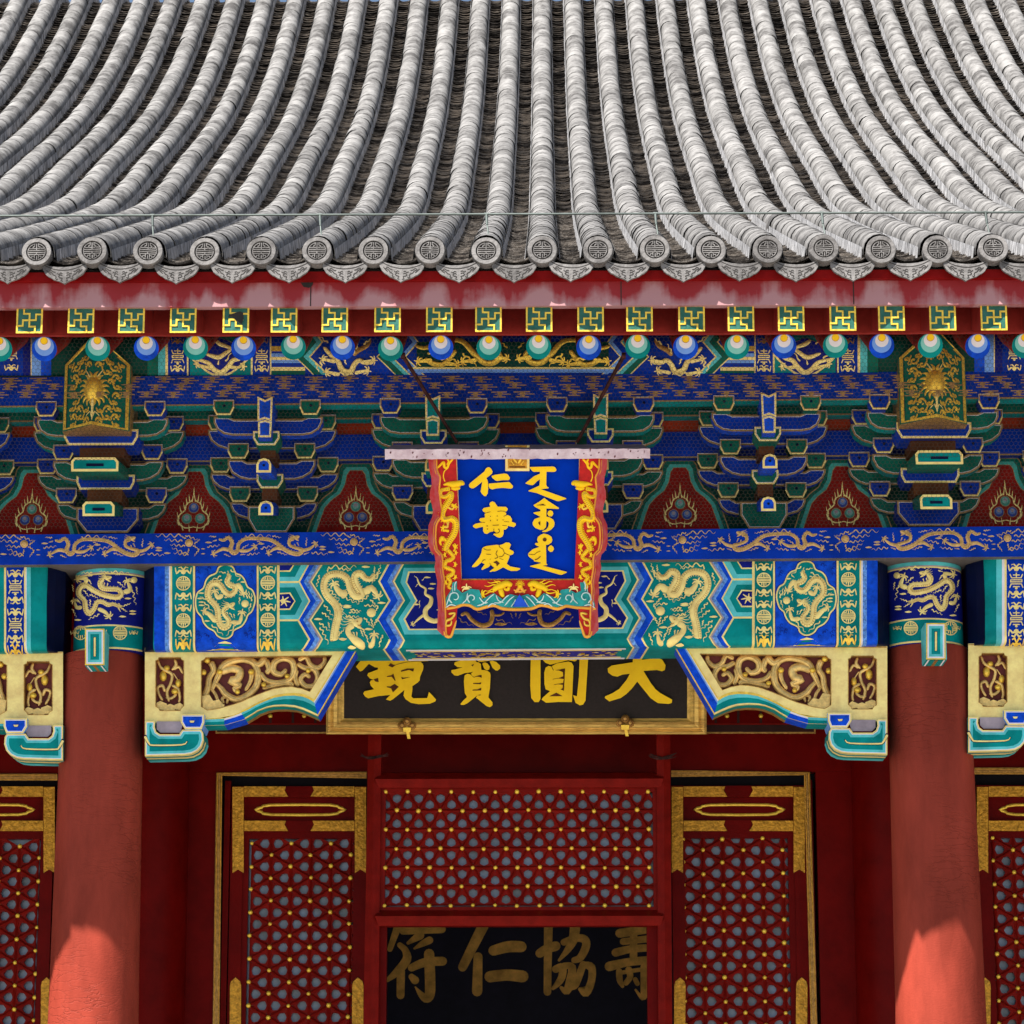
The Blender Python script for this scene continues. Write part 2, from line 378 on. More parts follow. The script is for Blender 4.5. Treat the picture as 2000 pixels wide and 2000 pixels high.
# ------------------------------------------------------------------ ground and platform (setting)
paving = mat('courtyard_stone', (.31, .29, .262), .85, var=.12, scale=.8, bump=.3, bscale=8)
g = MB(); g.box(-400, 400, -400, 400, -.5, 0, paving); g.build('ground', kind='structure')
stone = mat('platform_stone', (.33, .31, .285), .8, var=.1, scale=3, bump=.3)
g = MB(); g.box(-9, 9, -2.6, 14, .004, .9, stone); g.box(-2.4, 2.4, -3.2, -2.601, .004, .6, stone); g.box(-2.4, 2.4, -3.8, -3.201, .004, .3, stone)
g.build('platform', kind='structure')

# ------------------------------------------------------------------ roof
tile_m = mat('grey_clay_tile', (.175, .17, .165), .85, var=.2, scale=9, bump=.4, bscale=30, rgb2=(.06, .057, .055), stretch=(1, 1, 1), objrand=.5)
pan_m = mat('weathered_pan_tile', (.175, .155, .135), .9, var=.3, scale=16, bump=.8, bscale=60, rgb2=(.035, .03, .027), objrand=1.1)
end_m = mat('carved_tile_face', (.15, .143, .139), .8, var=.2, scale=18, bump=.5, bscale=60, rgb2=(.085, .08, .078), objrand=.6)
tdark = mat('dark_grey_brown', (.035, .032, .03), .9)  # near-black tone for carved grounds and lines, roof bed, joints and piercings
mort_m = mat('lime_mortar', (.34, .34, .35), .9, var=.2, scale=30, bump=.8, bscale=70, rgb2=(.05, .05, .052), stretch=(1, 1, .22))
prof = []
d1 = (P(1061, 490, -1.9)-CAM).dot(_M @ Vector((0, 0, -1)))
for py, r in ((490, 1), (416.7, .789), (320.5, .702), (229, .635), (137, .592), (46, .562), (2, .550)):
    p = CAM+ray(1061, py)*(d1/r); prof.append((p.y, p.z))
# tube axis profile; round it over the crest
(ya, za), (yb, zb) = prof[-2], prof[-1]; sl0 = math.atan2(zb-za, yb-ya); rr = 1.25
cy, cz = yb+rr*math.sin(sl0), zb-rr*math.cos(sl0)
for k in range(1, 12):
    a = sl0-k*.14; prof.append((cy-rr*math.sin(a), cz+rr*math.cos(a)))
pr = smooth(prof, 12)
S_ = [0]
for i in range(1, len(pr)): S_.append(S_[-1]+math.hypot(pr[i][0]-pr[i-1][0], pr[i][1]-pr[i-1][1]))
S_ = np.array(S_); PRY = np.array([p[0] for p in pr]); PRZ = np.array([p[1] for p in pr]); LEN = S_[-1]
def at(s):
    y = np.interp(s, S_, PRY); z = np.interp(s, S_, PRZ)
    y2 = np.interp(s+.05, S_, PRY); z2 = np.interp(s+.05, S_, PRZ); y1 = np.interp(s-.05, S_, PRY); z1 = np.interp(s-.05, S_, PRZ)
    l = math.hypot(y2-y1, z2-z1); return float(y), float(z), (y2-y1)/l, (z2-z1)/l
PITCH = 109.6/ (F/d1); TR = .087
NT = 17; tubes_x = [CAM.x-.006+PITCH*i for i in range(-NT-2, NT+1)]
roof = empty('roof', hall)
# one cover tile in local frame: y = up the slope, z = normal
def tile_local(r0, r1, L, drop=.03):
    vs = []; n = 8
    for yy, rr in ((0, r0), (L, r1)):
        vs += [(-rr, yy, -drop)]+[(-rr*math.cos(math.pi*k/n), yy, rr*math.sin(math.pi*k/n)*1.0) for k in range(n+1)]+[(rr, yy, -drop)]
    K = n+3; fs = [(k, k+1, K+k+1, K+k) for k in range(K-1)]
    # thick front lip
    vs += [(x*.978, y-.0, z*.978) for x, y, z in vs[:K]]; fs += [(k, k+1, 2*K+k+1, 2*K+k) for k in range(K-1)]
    return vs, fs, K
TL = .235
tv, tf, TK = tile_local(TR+.0012, TR-.0012, TL+.02)
me = bpy.data.meshes.new('cover_tile'); me.from_pydata(tv, [], tf); me.materials.append(tile_m); joint_m = mat('pale_tile_joint', (.20, .195, .19), .9, var=.2, scale=12); me.materials.append(joint_m); me.polygons.foreach_set('material_index', [0]*(TK-1)+[1]*(TK-1))
me.polygons.foreach_set('use_smooth', [True]*len(tf)); me.update()
ntile = int(LEN/TL); inst = []
for x in tubes_x:
    for k in range(ntile):
        s = .02+k*TL; y, z, ty, tz = at(s+TL*.5)
        inst.append((s, x, Vector((x+random.gauss(0, .0025), y-ty*TL*.5, z-tz*TL*.5)), ty, tz))
def basis(ty, tz, yaw=0):
    u = Vector((0, ty, tz)); nrm = Vector((0, -tz, ty)); xx = Vector((1, 0, 0))
    m = Matrix((xx, u, nrm)).transposed()
    return m @ Matrix.Rotation(yaw, 3, 'Z') if yaw else m
vis = sorted([t for t in inst if abs((t[2].x-CAM.x)*F/((t[2]-CAM).dot(_M @ Vector((0, 0, -1)))))<1010], key=lambda t: t[0])
first = set(id(t) for t in vis[:298])
big = MB()
for t in inst:
    m3 = basis(t[3], t[4], random.gauss(0, .005)); sc = random.uniform(.985, 1.015)
    if id(t) in first:
        o = bpy.data.objects.new('cover_tile', me); COL.objects.link(o); o.parent = roof
        o.matrix_world = Matrix.Translation(t[2]) @ m3.to_4x4() @ Matrix.Diagonal((sc, 1, sc, 1))
    else:
        vv_ = [t[2]+m3 @ Vector((v[0]*sc, v[1], v[2]*sc)) for v in tv]; big.add(vv_, tf[:TK-1], tile_m, True); big.add(vv_, [tuple(i for i in f) for f in tf[TK-1:]], joint_m, True)
big.build('upper_cover_tiles', roof, kind='stuff')
# mortar bedding along both flanks of every row, ragged at its foot
mb = MB()
for x in tubes_x:
    for sx in (-1, 1):
        n = int(LEN/.045); top = []; bot = []
        for k in range(n):
            s = .05+k*.045; y, z, ty, tz = at(s); nr = Vector((0, -tz, ty)); p = Vector((x+sx*(TR+.004), y, z))
            top.append(p+nr*.012); j = random.uniform(0, .03)
            bot.append(p+nr*(-.062-j*.5)+Vector((sx*(.004+j*.35), 0, 0)))
        mb.add(top+bot, [(i, i+1, n+i+1, n+i) for i in range(n-1)], mort_m)
mb.build('mortar_bedding', roof, kind='stuff')
# pan tiles between the rows: overlapping shallow troughs
pv = []; pf = []; EXP = .068; npan = int(LEN/EXP); hw = PITCH/2-.056
for x in tubes_x[:-1]:
    xc = x+PITCH/2; off = random.uniform(0, .02)
    for k in range(npan):
        s = off+k*EXP+random.gauss(0, .003); y, z, ty, tz = at(s); u = Vector((0, ty, tz)); nr = Vector((0, -tz, ty))
        base = Vector((xc+random.gauss(0, .003), y, z)); lip = .030+random.uniform(-.004, .005); tlt = random.gauss(0, .012); b = len(pv)
        for (su, h) in ((EXP*.75, lip-.020), (0, lip-.010), (0, lip), (EXP*1.25, lip-.030)):
            for j in range(6):
                t = -1+j*.4; zz = -.088+.034*t*t+h+tlt*t*.4+random.uniform(-.0015, .0015)
                v = base+Vector((t*hw, 0, 0))+u*(su)+nr*zz; pv.append(tuple(v))
        for r_ in range(3):
            for j in range(5): pf.append((b+r_*6+j, b+r_*6+j+1, b+r_*6+j+7, b+r_*6+j+6))
me2 = bpy.data.meshes.new('pan_tiles'); me2.from_pydata(pv, [], pf); me2.materials.append(pan_m); me2.update()
o = bpy.data.objects.new('pan_tiles', me2); COL.objects.link(o); o.parent = roof; o['kind'] = 'stuff'
# solid roof body under the tiles, back slope included
rb = MB(); N = 40; top = []; low = []
for k in range(N+1):
    y, z, ty, tz = at(LEN*k/N); top.append((y-tz*-.10, z-ty*.10)); low.append((y+tz*.30, z-ty*.30))
top = [(y, z) for y, z in top]; X0, X1 = tubes_x[0]-.2, tubes_x[-1]+.2
loop = top+[(top[-1][0]+11, top[-1][1]-7), (top[-1][0]+11, top[-1][1]-7.4)]+low[::-1]
vs = [(X0, y, z) for y, z in loop]+[(X1, y, z) for y, z in loop]; n = len(loop)
rb.add(vs, [(i, (i+1) % n, n+(i+1) % n, n+i) for i in range(n)]+[list(range(n)), list(range(n, 2*n))], tdark)
rb.build('roof_bed', roof)

# ---- round tile ends with the longevity emblem, and drip tiles
def local_emblem(r, m):
    L = []
    def seg(a, b, w): L.append((a, b, w))
    w = .11
    for k in range(22):
        if k in (5, 16): continue
        a0, a1 = 6.2832*k/22, 6.2832*(k+1)/22
        seg((.93*math.cos(a0), .93*math.sin(a0)), (.93*math.cos(a1), .93*math.sin(a1)), .1)
    for t in (.36, .13, -.1, -.33): h = math.sqrt(.85-t*t); seg((-h, t), (h, t), w)
    seg((0, .92), (0, .13), w); seg((0, -.1), (0, -.33), w); seg((.02, -.92), (.02, -.5), w)
    for sx in (-1, 1):
        seg((sx*.2, .86), (sx*.2, .58), w*.8); seg((sx*.2, .58), (sx*.36, .58), w*.8); seg((sx*.36, .58), (sx*.36, .36), w*.8)
        seg((sx*.22, -.33), (sx*.22, -.78), w*.8); seg((sx*.22, -.55), (sx*.5, -.55), w*.8); seg((sx*.5, -.55), (sx*.5, -.75), w*.8)
    return L
dir_cap = math.atan2(.1, 1)
ec = MB(); n = 28
# local: disc faces -y
def ring(r, y): return [(r*math.cos(6.2832*k/n), y, r*math.sin(6.2832*k/n)) for k in range(n)]
rs = [ring(.081, .06), ring(.083, -.004), ring(.080, -.010), ring(.0585, -.010), ring(.057, -.001)]
for a, b in zip(rs, rs[1:]): ec.add(a+b, [(k, (k+1) % n, n+(k+1) % n, n+k) for k in range(n)], end_m, False)
ec.add(rs[-1], [list(range(n))], tdark)
for i, (a, b, w_) in enumerate(local_emblem(1, None)):
    a = Vector(a)*.052; b = Vector(b)*.052; d = (b-a).normalized(); q = Vector((-d.y, d.x))*w_*.9*.052/2; yy = -.006-.00012*i
    c = [a+q, b+q, b-q, a-q]; ec.ext([(p.x, yy, p.y) for p in c], (0, .005, 0), end_m, caps=False)
proto_end = ec.build('round_tile_end', roof)
dr = MB()
half = [(-.122, .052), (-.123, .008), (-.112, -.012), (-.106, -.022), (-.090, -.036), (-.080, -.040), (-.062, -.054), (-.050, -.058), (-.030, -.066), (-.016, -.072), (0, -.084)]
lo = half+[(-x, z) for x, z in half[-2::-1]]; tp = [(.122*math.cos(math.pi*k/8), .052-.036*math.sin(math.pi*k/8)) for k in range(1, 8)]
outl = lo+tp
dr.ext([(x, 0, z) for x, z in outl], (0, .018, 0), end_m)
dr.add([(x, y, z) for y in (0, .22) for x, z in tp[::-1]], [(k, k+1, 7+k+1, 7+k) for k in range(6)], end_m)
def drl(pts, w_=.005, y=-.0012):
    q = smooth([(a, b, w_) for a, b in pts], 4); vs = []
    for i, p in enumerate(q):
        a = q[max(i-1, 0)]; c = q[min(i+1, len(q)-1)]; d = Vector((c[0]-a[0], c[1]-a[1])).normalized()
        vs += [(p[0]-d.y*w_/2, y, p[1]+d.x*w_/2), (p[0]+d.y*w_/2, y, p[1]-d.x*w_/2)]
    dr.add(vs, [(2*i, 2*i+1, 2*i+3, 2*i+2) for i in range(len(q)-1)], tdark)
drl([(-.114, .030), (-.06, .006), (0, -.003), (.06, .006), (.114, .030)], .0045)
for sx in (-1, 1):
    for pts in ([(.012, -.022), (.022, -.018), (.03, -.026), (.04, -.02)], [(.012, -.036), (.02, -.03), (.032, -.038), (.026, -.046), (.012, -.05), (.016, -.058)],
                [(.045, -.046), (.05, -.034), (.062, -.028), (.072, -.014), (.09, -.006)], [(.05, -.012), (.062, -.010), (.075, 0), (.085, -.002)],
                [(.036, -.052), (.044, -.056), (.05, -.046)], [(.02, -.062), (.008, -.068)], [(.076, -.024), (.088, -.014), (.1, .0)]):
        drl([(sx*x, z) for x, z in pts])
proto_drip = dr.build('drip_tile', roof)
ze = ZP(490, -1.93); first_e = True
for i, x in enumerate(tubes_x):
    for nm, pro, loc in (('round_tile_end', proto_end, Vector((x, -1.95, ze-.004))), ('drip_tile', proto_drip, Vector((x+PITCH/2, -1.95, ZP(551, -1.95)+.083)))):
        if i == 0: o = pro
        else: o = pro.copy(); COL.objects.link(o); o.parent = roof
        o.location = loc+Vector((random.gauss(0, .002), random.gauss(0, .003), random.gauss(0, .002)))
        o.rotation_euler = (R(-4)+random.gauss(0, .02), random.gauss(0, .03), random.gauss(0, .03))
# ---- eave boards
XW = 5.6
fas = mat('weathered_fascia_paint', (.50, .015, .03), .6, var=.1, scale=9)
def fascia_mat():
    m = bpy.data.materials.new('faded_red_fascia'); m.use_nodes = True; t = m.node_tree; N = t.nodes; b = N['Principled BSDF']
    b.inputs['Roughness'].default_value = .65
    g = N.new('ShaderNodeNewGeometry'); sx = N.new('ShaderNodeSeparateXYZ'); t.links.new(g.outputs['Position'], sx.inputs[0])
    n1 = N.new('ShaderNodeTexNoise'); n1.inputs['Scale'].default_value = 3.2; n1.inputs['Detail'].default_value = 7; n1.inputs['Roughness'].default_value = .6
    mp = N.new('ShaderNodeMapping'); mp.inputs['Scale'].default_value = (5, 1, .5); n2 = N.new('ShaderNodeTexNoise'); n2.inputs['Scale'].default_value = 5; n2.inputs['Detail'].default_value = 6
    t.links.new(g.outputs['Position'], n1.inputs[0]); t.links.new(g.outputs['Position'], mp.inputs[0]); t.links.new(mp.outputs[0], n2.inputs[0])
    # flaking grows towards the lower edge
    mr = N.new('ShaderNodeMapRange'); zt = ZP(546, -1.86); zb_ = ZP(596, -1.86)
    mr.inputs[1].default_value = zt; mr.inputs[2].default_value = zb_; mr.inputs[3].default_value = -.42; mr.inputs[4].default_value = .62
    t.links.new(sx.outputs[2], mr.inputs[0])
    a1 = N.new('ShaderNodeMath'); a1.operation = 'MULTIPLY_ADD'; a1.inputs[1].default_value = 2.6; t.links.new(n1.outputs[0], a1.inputs[0]); t.links.new(mr.outputs[0], a1.inputs[2])
    a2 = N.new('ShaderNodeMath'); a2.operation = 'ADD'; t.links.new(a1.outputs[0], a2.inputs[0]); t.links.new(n2.outputs[0], a2.inputs[1])
    # paint kept longer where each drip tile shelters it
    w1 = N.new('ShaderNodeMath'); w1.operation = 'MULTIPLY_ADD'; w1.inputs[1].default_value = 6.2832/PITCH; w1.inputs[2].default_value = -6.2832/PITCH*(tubes_x[0])
    t.links.new(sx.outputs[0], w1.inputs[0]); w2 = N.new('ShaderNodeMath'); w2.operation = 'COSINE'; t.links.new(w1.outputs[0], w2.inputs[0])
    w3 = N.new('ShaderNodeMath'); w3.operation = 'MULTIPLY_ADD'; w3.inputs[1].default_value = .34; t.links.new(w2.outputs[0], w3.inputs[0]); t.links.new(a2.outputs[0], w3.inputs[2])
    r2 = N.new('ShaderNodeMapRange'); r2.inputs[1].default_value = 1.72; r2.inputs[2].default_value = 2.35; t.links.new(w3.outputs[0], r2.inputs[0])
    mx = N.new('ShaderNodeMix'); mx.data_type = 'RGBA'; mx.inputs[6].default_value = (.25, .004, .009, 1); mx.inputs[7].default_value = (.38, .19, .20, 1)
    t.links.new(r2.outputs[0], mx.inputs[0]); t.links.new(mx.outputs[2], b.inputs['Base Color'])
    return m
fm = fascia_mat()
e = MB(); e.box(-XW, XW, -1.86, -1.80, ZP(597, -1.86), ZP(548, -1.86), fm); e.build('fascia_board', hall)
e = MB(); e.box(-XW, XW, -1.90, -1.80, ZP(546, -1.90), ZP(529, -1.90), red); e.build('tile_cant_strip', hall)
RS = math.tan(R(17))     # pitch of the flying rafters
sqx = [-41, 58, 158.5, 257, 358, 461, 555, 654, 757, 858, 954, 1053, 1153.5, 1249, 1350.6, 1447, 1545, 1646, 1741, 1841, 1941, 2040]
sqx = [-41-99*k for k in range(7, 0, -1)]+sqx+[2040+99*k for k in range(1, 8)]
sb = MB(); SQ = -1.825; zA = ZP(597, SQ); zS = ZP(648, SQ)
sb.add([(-XW, -1.84, zA+.0), (XW, -1.84, zA), (XW, -1.1, zA+.74*RS), (-XW, -1.1, zA+.74*RS)], [(0, 1, 2, 3)], redb)
sb.add([(-XW, -1.84, zA+.03), (XW, -1.84, zA+.03), (XW, -1.1, zA+.03+.74*RS), (-XW, -1.1, zA+.03+.74*RS)], [(0, 1, 2, 3)], redb)
sb.build('eave_soffit_board', hall)
fe = MB(); fe.box(-XW, XW, -1.16, -1.12, ZP(652, -1.16), zA+.66*RS, redb); fe.build('small_fascia_board', hall)
bk = MB(); bk.box(-XW, XW, -1.46, -1.43, ZP(652, -1.46), zA+.38*RS, redb); bk.build('rafter_blocking_board', hall)
jb = MB()
for px_ in (607, 1213, 1667): x_ = P(px_, 570, -1.86).x; jb.box(x_-.003, x_+.003, -1.8612, -1.85, ZP(596.5, -1.86), ZP(549, -1.86), tdark)
x_ = P(600, 556, -1.86).x; jb.add([(x_-.04, -1.8614, ZP(549, -1.86)), (x_+.035, -1.8614, ZP(549, -1.86)), (x_+.03, -1.8614, ZP(556, -1.86)), (x_+.01, -1.8614, ZP(561, -1.86)), (x_-.02, -1.8614, ZP(559, -1.86))], [(0, 1, 2, 3, 4)], tdark)
jb.build('board_joint', bpy.data.objects['fascia_board'], kind='stuff')
gsq = mat('square_end_green', (.012, .062, .045), .5, var=.35, scale=22, bump=.3, rgb2=(.035, .14, .11))
for i, px in enumerate(sqx):
    x = P(px, 622, SQ).x; hw_ = 25.5/PPM(622, SQ); z1, z0 = zA-.002, zS
    r = MB(); ts = []
    fr = [(x-hw_, SQ, z0), (x+hw_, SQ, z0), (x+hw_, SQ, z1), (x-hw_, SQ, z1)]
    bk = [(a, -1.20, c+.60*RS) for a, b, c in fr]
    r.add(fr+bk, [(0, 1, 2, 3), (4, 5, 6, 7), (0, 1, 5, 4), (2, 3, 7, 6), (0, 3, 7, 4), (1, 2, 6, 5)], redb)
    ro = r.build('flying_rafter', hall)
    q = MB(); H = (z1-z0)/2; cx, cz = x, (z1+z0)/2
    q.add([(cx-hw_, SQ-.002, cz-H), (cx+hw_, SQ-.002, cz-H), (cx+hw_, SQ-.002, cz+H), (cx-hw_, SQ-.002, cz+H)], [(0, 1, 2, 3)], gsq)
    cnt = [0]
    def bar(ax, az, bx, bz, w_=.13):
        ax, bx = cx+ax*hw_, cx+bx*hw_; az, bz = cz+az*H, cz+bz*H; h = w_*hw_/2; cnt[0] += 1; y = SQ-.0045-.0002*cnt[0]
        if abs(ax-bx) > abs(az-bz): c = [(min(ax, bx)-h, az-h), (max(ax, bx)+h, az-h), (max(ax, bx)+h, az+h), (min(ax, bx)-h, az+h)]
        else: c = [(ax-h, min(az, bz)-h), (ax+h, min(az, bz)-h), (ax+h, max(az, bz)+h), (ax-h, max(az, bz)+h)]
        q.ext([(a, y, b) for a, b in c], (0, .004, 0), gold, caps=False)
    for a in (-.945, .945): bar(a, -.945, a, .945); bar(-.945, a, .945, a)
    rot = [(1, 0, 0, 1), (0, -1, 1, 0), (-1, 0, 0, -1), (0, 1, -1, 0)]
    for (a, b, c, d) in rot:     # four stepped arms
        T_ = lambda u, v: (a*u+b*v, c*u+d*v)
        for (p0, p1) in (((0, 0), (0, .5)), ((0, .5), (-.44, .5)), ((-.44, .5), (-.44, .94))):
            m0, m1 = T_(*p0), T_(*p1); bar(m0[0], m0[1], m1[0], m1[1])
    if px == 461:    # flaked patch on the fifth end
        pt = [(-.5, .35), (-.1, .5), (.3, .62), (.55, .5), (.6, .1), (.45, -.4), (.1, -.2), (-.2, .15), (-.6, .2)]
        q.add([(cx+a*hw_, SQ-.0095, cz+b*H) for a, b in pt], [list(range(len(pt)))], tdark)
    pe = q.build('painted_end', ro)
    if px == 461: pe['label'] = 'square painted rafter end with the paint flaked off its middle'
# round rafters
dxs = [0, 87, 191, 286, 382, 476, 573, 669, 763, 861, 955, 1052, 1150, 1245.5, 1339, 1439, 1531, 1631.5, 1722, 1817, 1909.6, 2001]
dcl = 'gbgbgbgbgbggbgbgbgbgbg'
dxs = [-96*k for k in range(8, 0, -1)]+dxs+[2001+96*k for k in range(1, 9)]; dcl = 'gbgbgbgb'+dcl+'bgbgbgbg'
zc = ZP(678, -1.2); rad = 24.5/PPM(678, -1.2); RR = math.tan(R(24))
for px, c in zip(dxs, dcl):
    x = P(px, 678, -1.2).x; r = MB(); zz = zc+random.gauss(0, .003)
    r.tube((x, -1.2, zz), (x, -.3, zz+.9*RR), rad, redb, 18, caps=False); ro = r.build('round_rafter', hall)
    q = MB(); k = [0]
    def dsc(r_, m, cy_):
        k[0] += 1; ca, sa = math.cos(R(24)), math.sin(R(24)); e_ = -.001-.0012*k[0]
        q.add([(x+r_*math.cos(6.2832*j/28), -1.2-sa*(cy_+r_*math.sin(6.2832*j/28))+ca*e_, zz+ca*(cy_+r_*math.sin(6.2832*j/28))+sa*e_) for j in range(28)], [list(range(28))], m)
    A, B = (teal, mat('pale_teal_paint', (.20, .55, .50), .5, var=.05)) if c == 'g' else (blue2, mat('sky_blue_paint', (.16, .34, .82), .5, var=.05))
    r_ = rad
    for m, s_ in ((A, 1.0), (B, .77), (white, .53), (goldd, .30), (goldy, .27)):
        dsc(rad*s_, m, rad*(1-s_)*.93)
    q.build('painted_end', ro)
sb = MB(); sb.add([(-XW, -1.22, zc+rad+.01), (XW, -1.22, zc+rad+.01), (XW, -.2, zc+rad+.01+1.02*RR), (-XW, -.2, zc+rad+.01+1.02*RR)], [(0, 1, 2, 3)], redb)
sb.add([(-XW, -1.22, zc+rad+.04), (XW, -1.22, zc+rad+.04), (XW, -.2, zc+rad+.04+1.02*RR), (-XW, -.2, zc+rad+.04+1.02*RR)], [(0, 1, 2, 3)], redb)
sb.build('rafter_soffit_board', hall)
# ---- thin cable strung over the eave on hooks
wr = empty('lightning_cable', label='thin taut cable strung on small hooks across the grey roof just above the tile ends', category='cable')
Yw = -1.78; zw = ZP(418, Yw); m = MB(); m.tube((-XW, Yw, zw), (XW, Yw, zw), .0062, wire, 6); m.build('cable', wr)
for px in (298, 625, 950, 1280, 1605, 1925):
    x = P(px, 418, Yw).x; m = MB(); m.tube((x, Yw, zw), (x+.004, Yw-.01, ZP(440, Yw)), .0085, wire, 6, .007); m.tube((x+.004, Yw-.01, ZP(440, Yw)), (x+.012, Yw-.03, ZP(462, Yw)), .0045, wire, 6); m.tube((x-.012, Yw, zw), (x+.012, Yw, zw), .009, wire, 6)
    m.build('hook', wr)
# ------------------------------------------------------------------ purlin, cloud beam, bracket sets
TILT = .006
def s_set(X, Y):
    z1, z2 = ZP(800, Y), ZP(1000, Y); k = (z2-z1)/200; pm = PPM(900, Y)
    return lambda px, py, off: Vector((X+px/pm, Y-off, z1+k*(py-800)+TILT*X))
def plate(parent, name, surf, pts, depth, fill, edge=goldb, ew=3, sm=0, side=None, hi=True, eoff=.003, rise=0., **kw):
    """board with a gilt border line along its edge"""
    if sm: pts = smooth(pts, sm, True)
    m = MB(); f = [surf(x, y, 0) for x, y in pts]; m.ext(f, (0, depth, depth*rise), fill, side or fill)
    ins = inset(pts, ew); n = len(pts)
    m.add([surf(x, y, eoff) for x, y in pts]+[surf(x, y, eoff) for x, y in ins], [(i, (i+1) % n, n+(i+1) % n, n+i) for i in range(n)], edge)
    m.add([surf(x, y, 0) for x, y in pts]+[surf(x, y, eoff) for x, y in pts], [(i, (i+1) % n, n+(i+1) % n, n+i) for i in range(n)], edge)
    if hi:
        in2 = inset(pts, ew+.9); m.add([surf(x, y, eoff*.7) for x, y in ins]+[surf(x, y, eoff*.7) for x, y in in2], [(i, (i+1) % n, n+(i+1) % n, n+i) for i in range(n)], white)
    return m.build(name, parent, **kw)
def sym(half): return half+[(-x, y) for x, y in half[::-1]]
armA = sym([(0, 984), (50, 984), (62, 977), (85, 977), (85, 984), (80, 995), (70, 1004), (50, 1010), (0, 1012)][1:-1])
armB = sym([(85, 926), (95, 920.5), (125, 920.5), (125, 928), (120, 938), (108, 948), (92, 954)])
armC = sym([(48, 899), (58, 894), (86, 894), (86, 905), (78, 920), (62, 930), (45, 934)])
armD = sym([(88, 840), (98, 835), (126, 835), (126, 843), (120, 857), (106, 868), (88, 874)])
armE = sym([(66, 815), (78, 810), (107, 810), (107, 821), (100, 835), (86, 844), (68, 847)])
def blk(x, y, w=20, h=28): return [(x-w, y), (x+w, y), (x+w, y+h*.5), (x+w*.66, y+h), (x-w*.66, y+h), (x-w, y+h*.5)]
def nose(w, y0, y1): return [(-w, y1), (w, y1), (w, y0+w*.8), (w*.7, y0+w*.22), (0, y0), (-w*.7, y0+w*.22), (-w, y0+w*.8)]
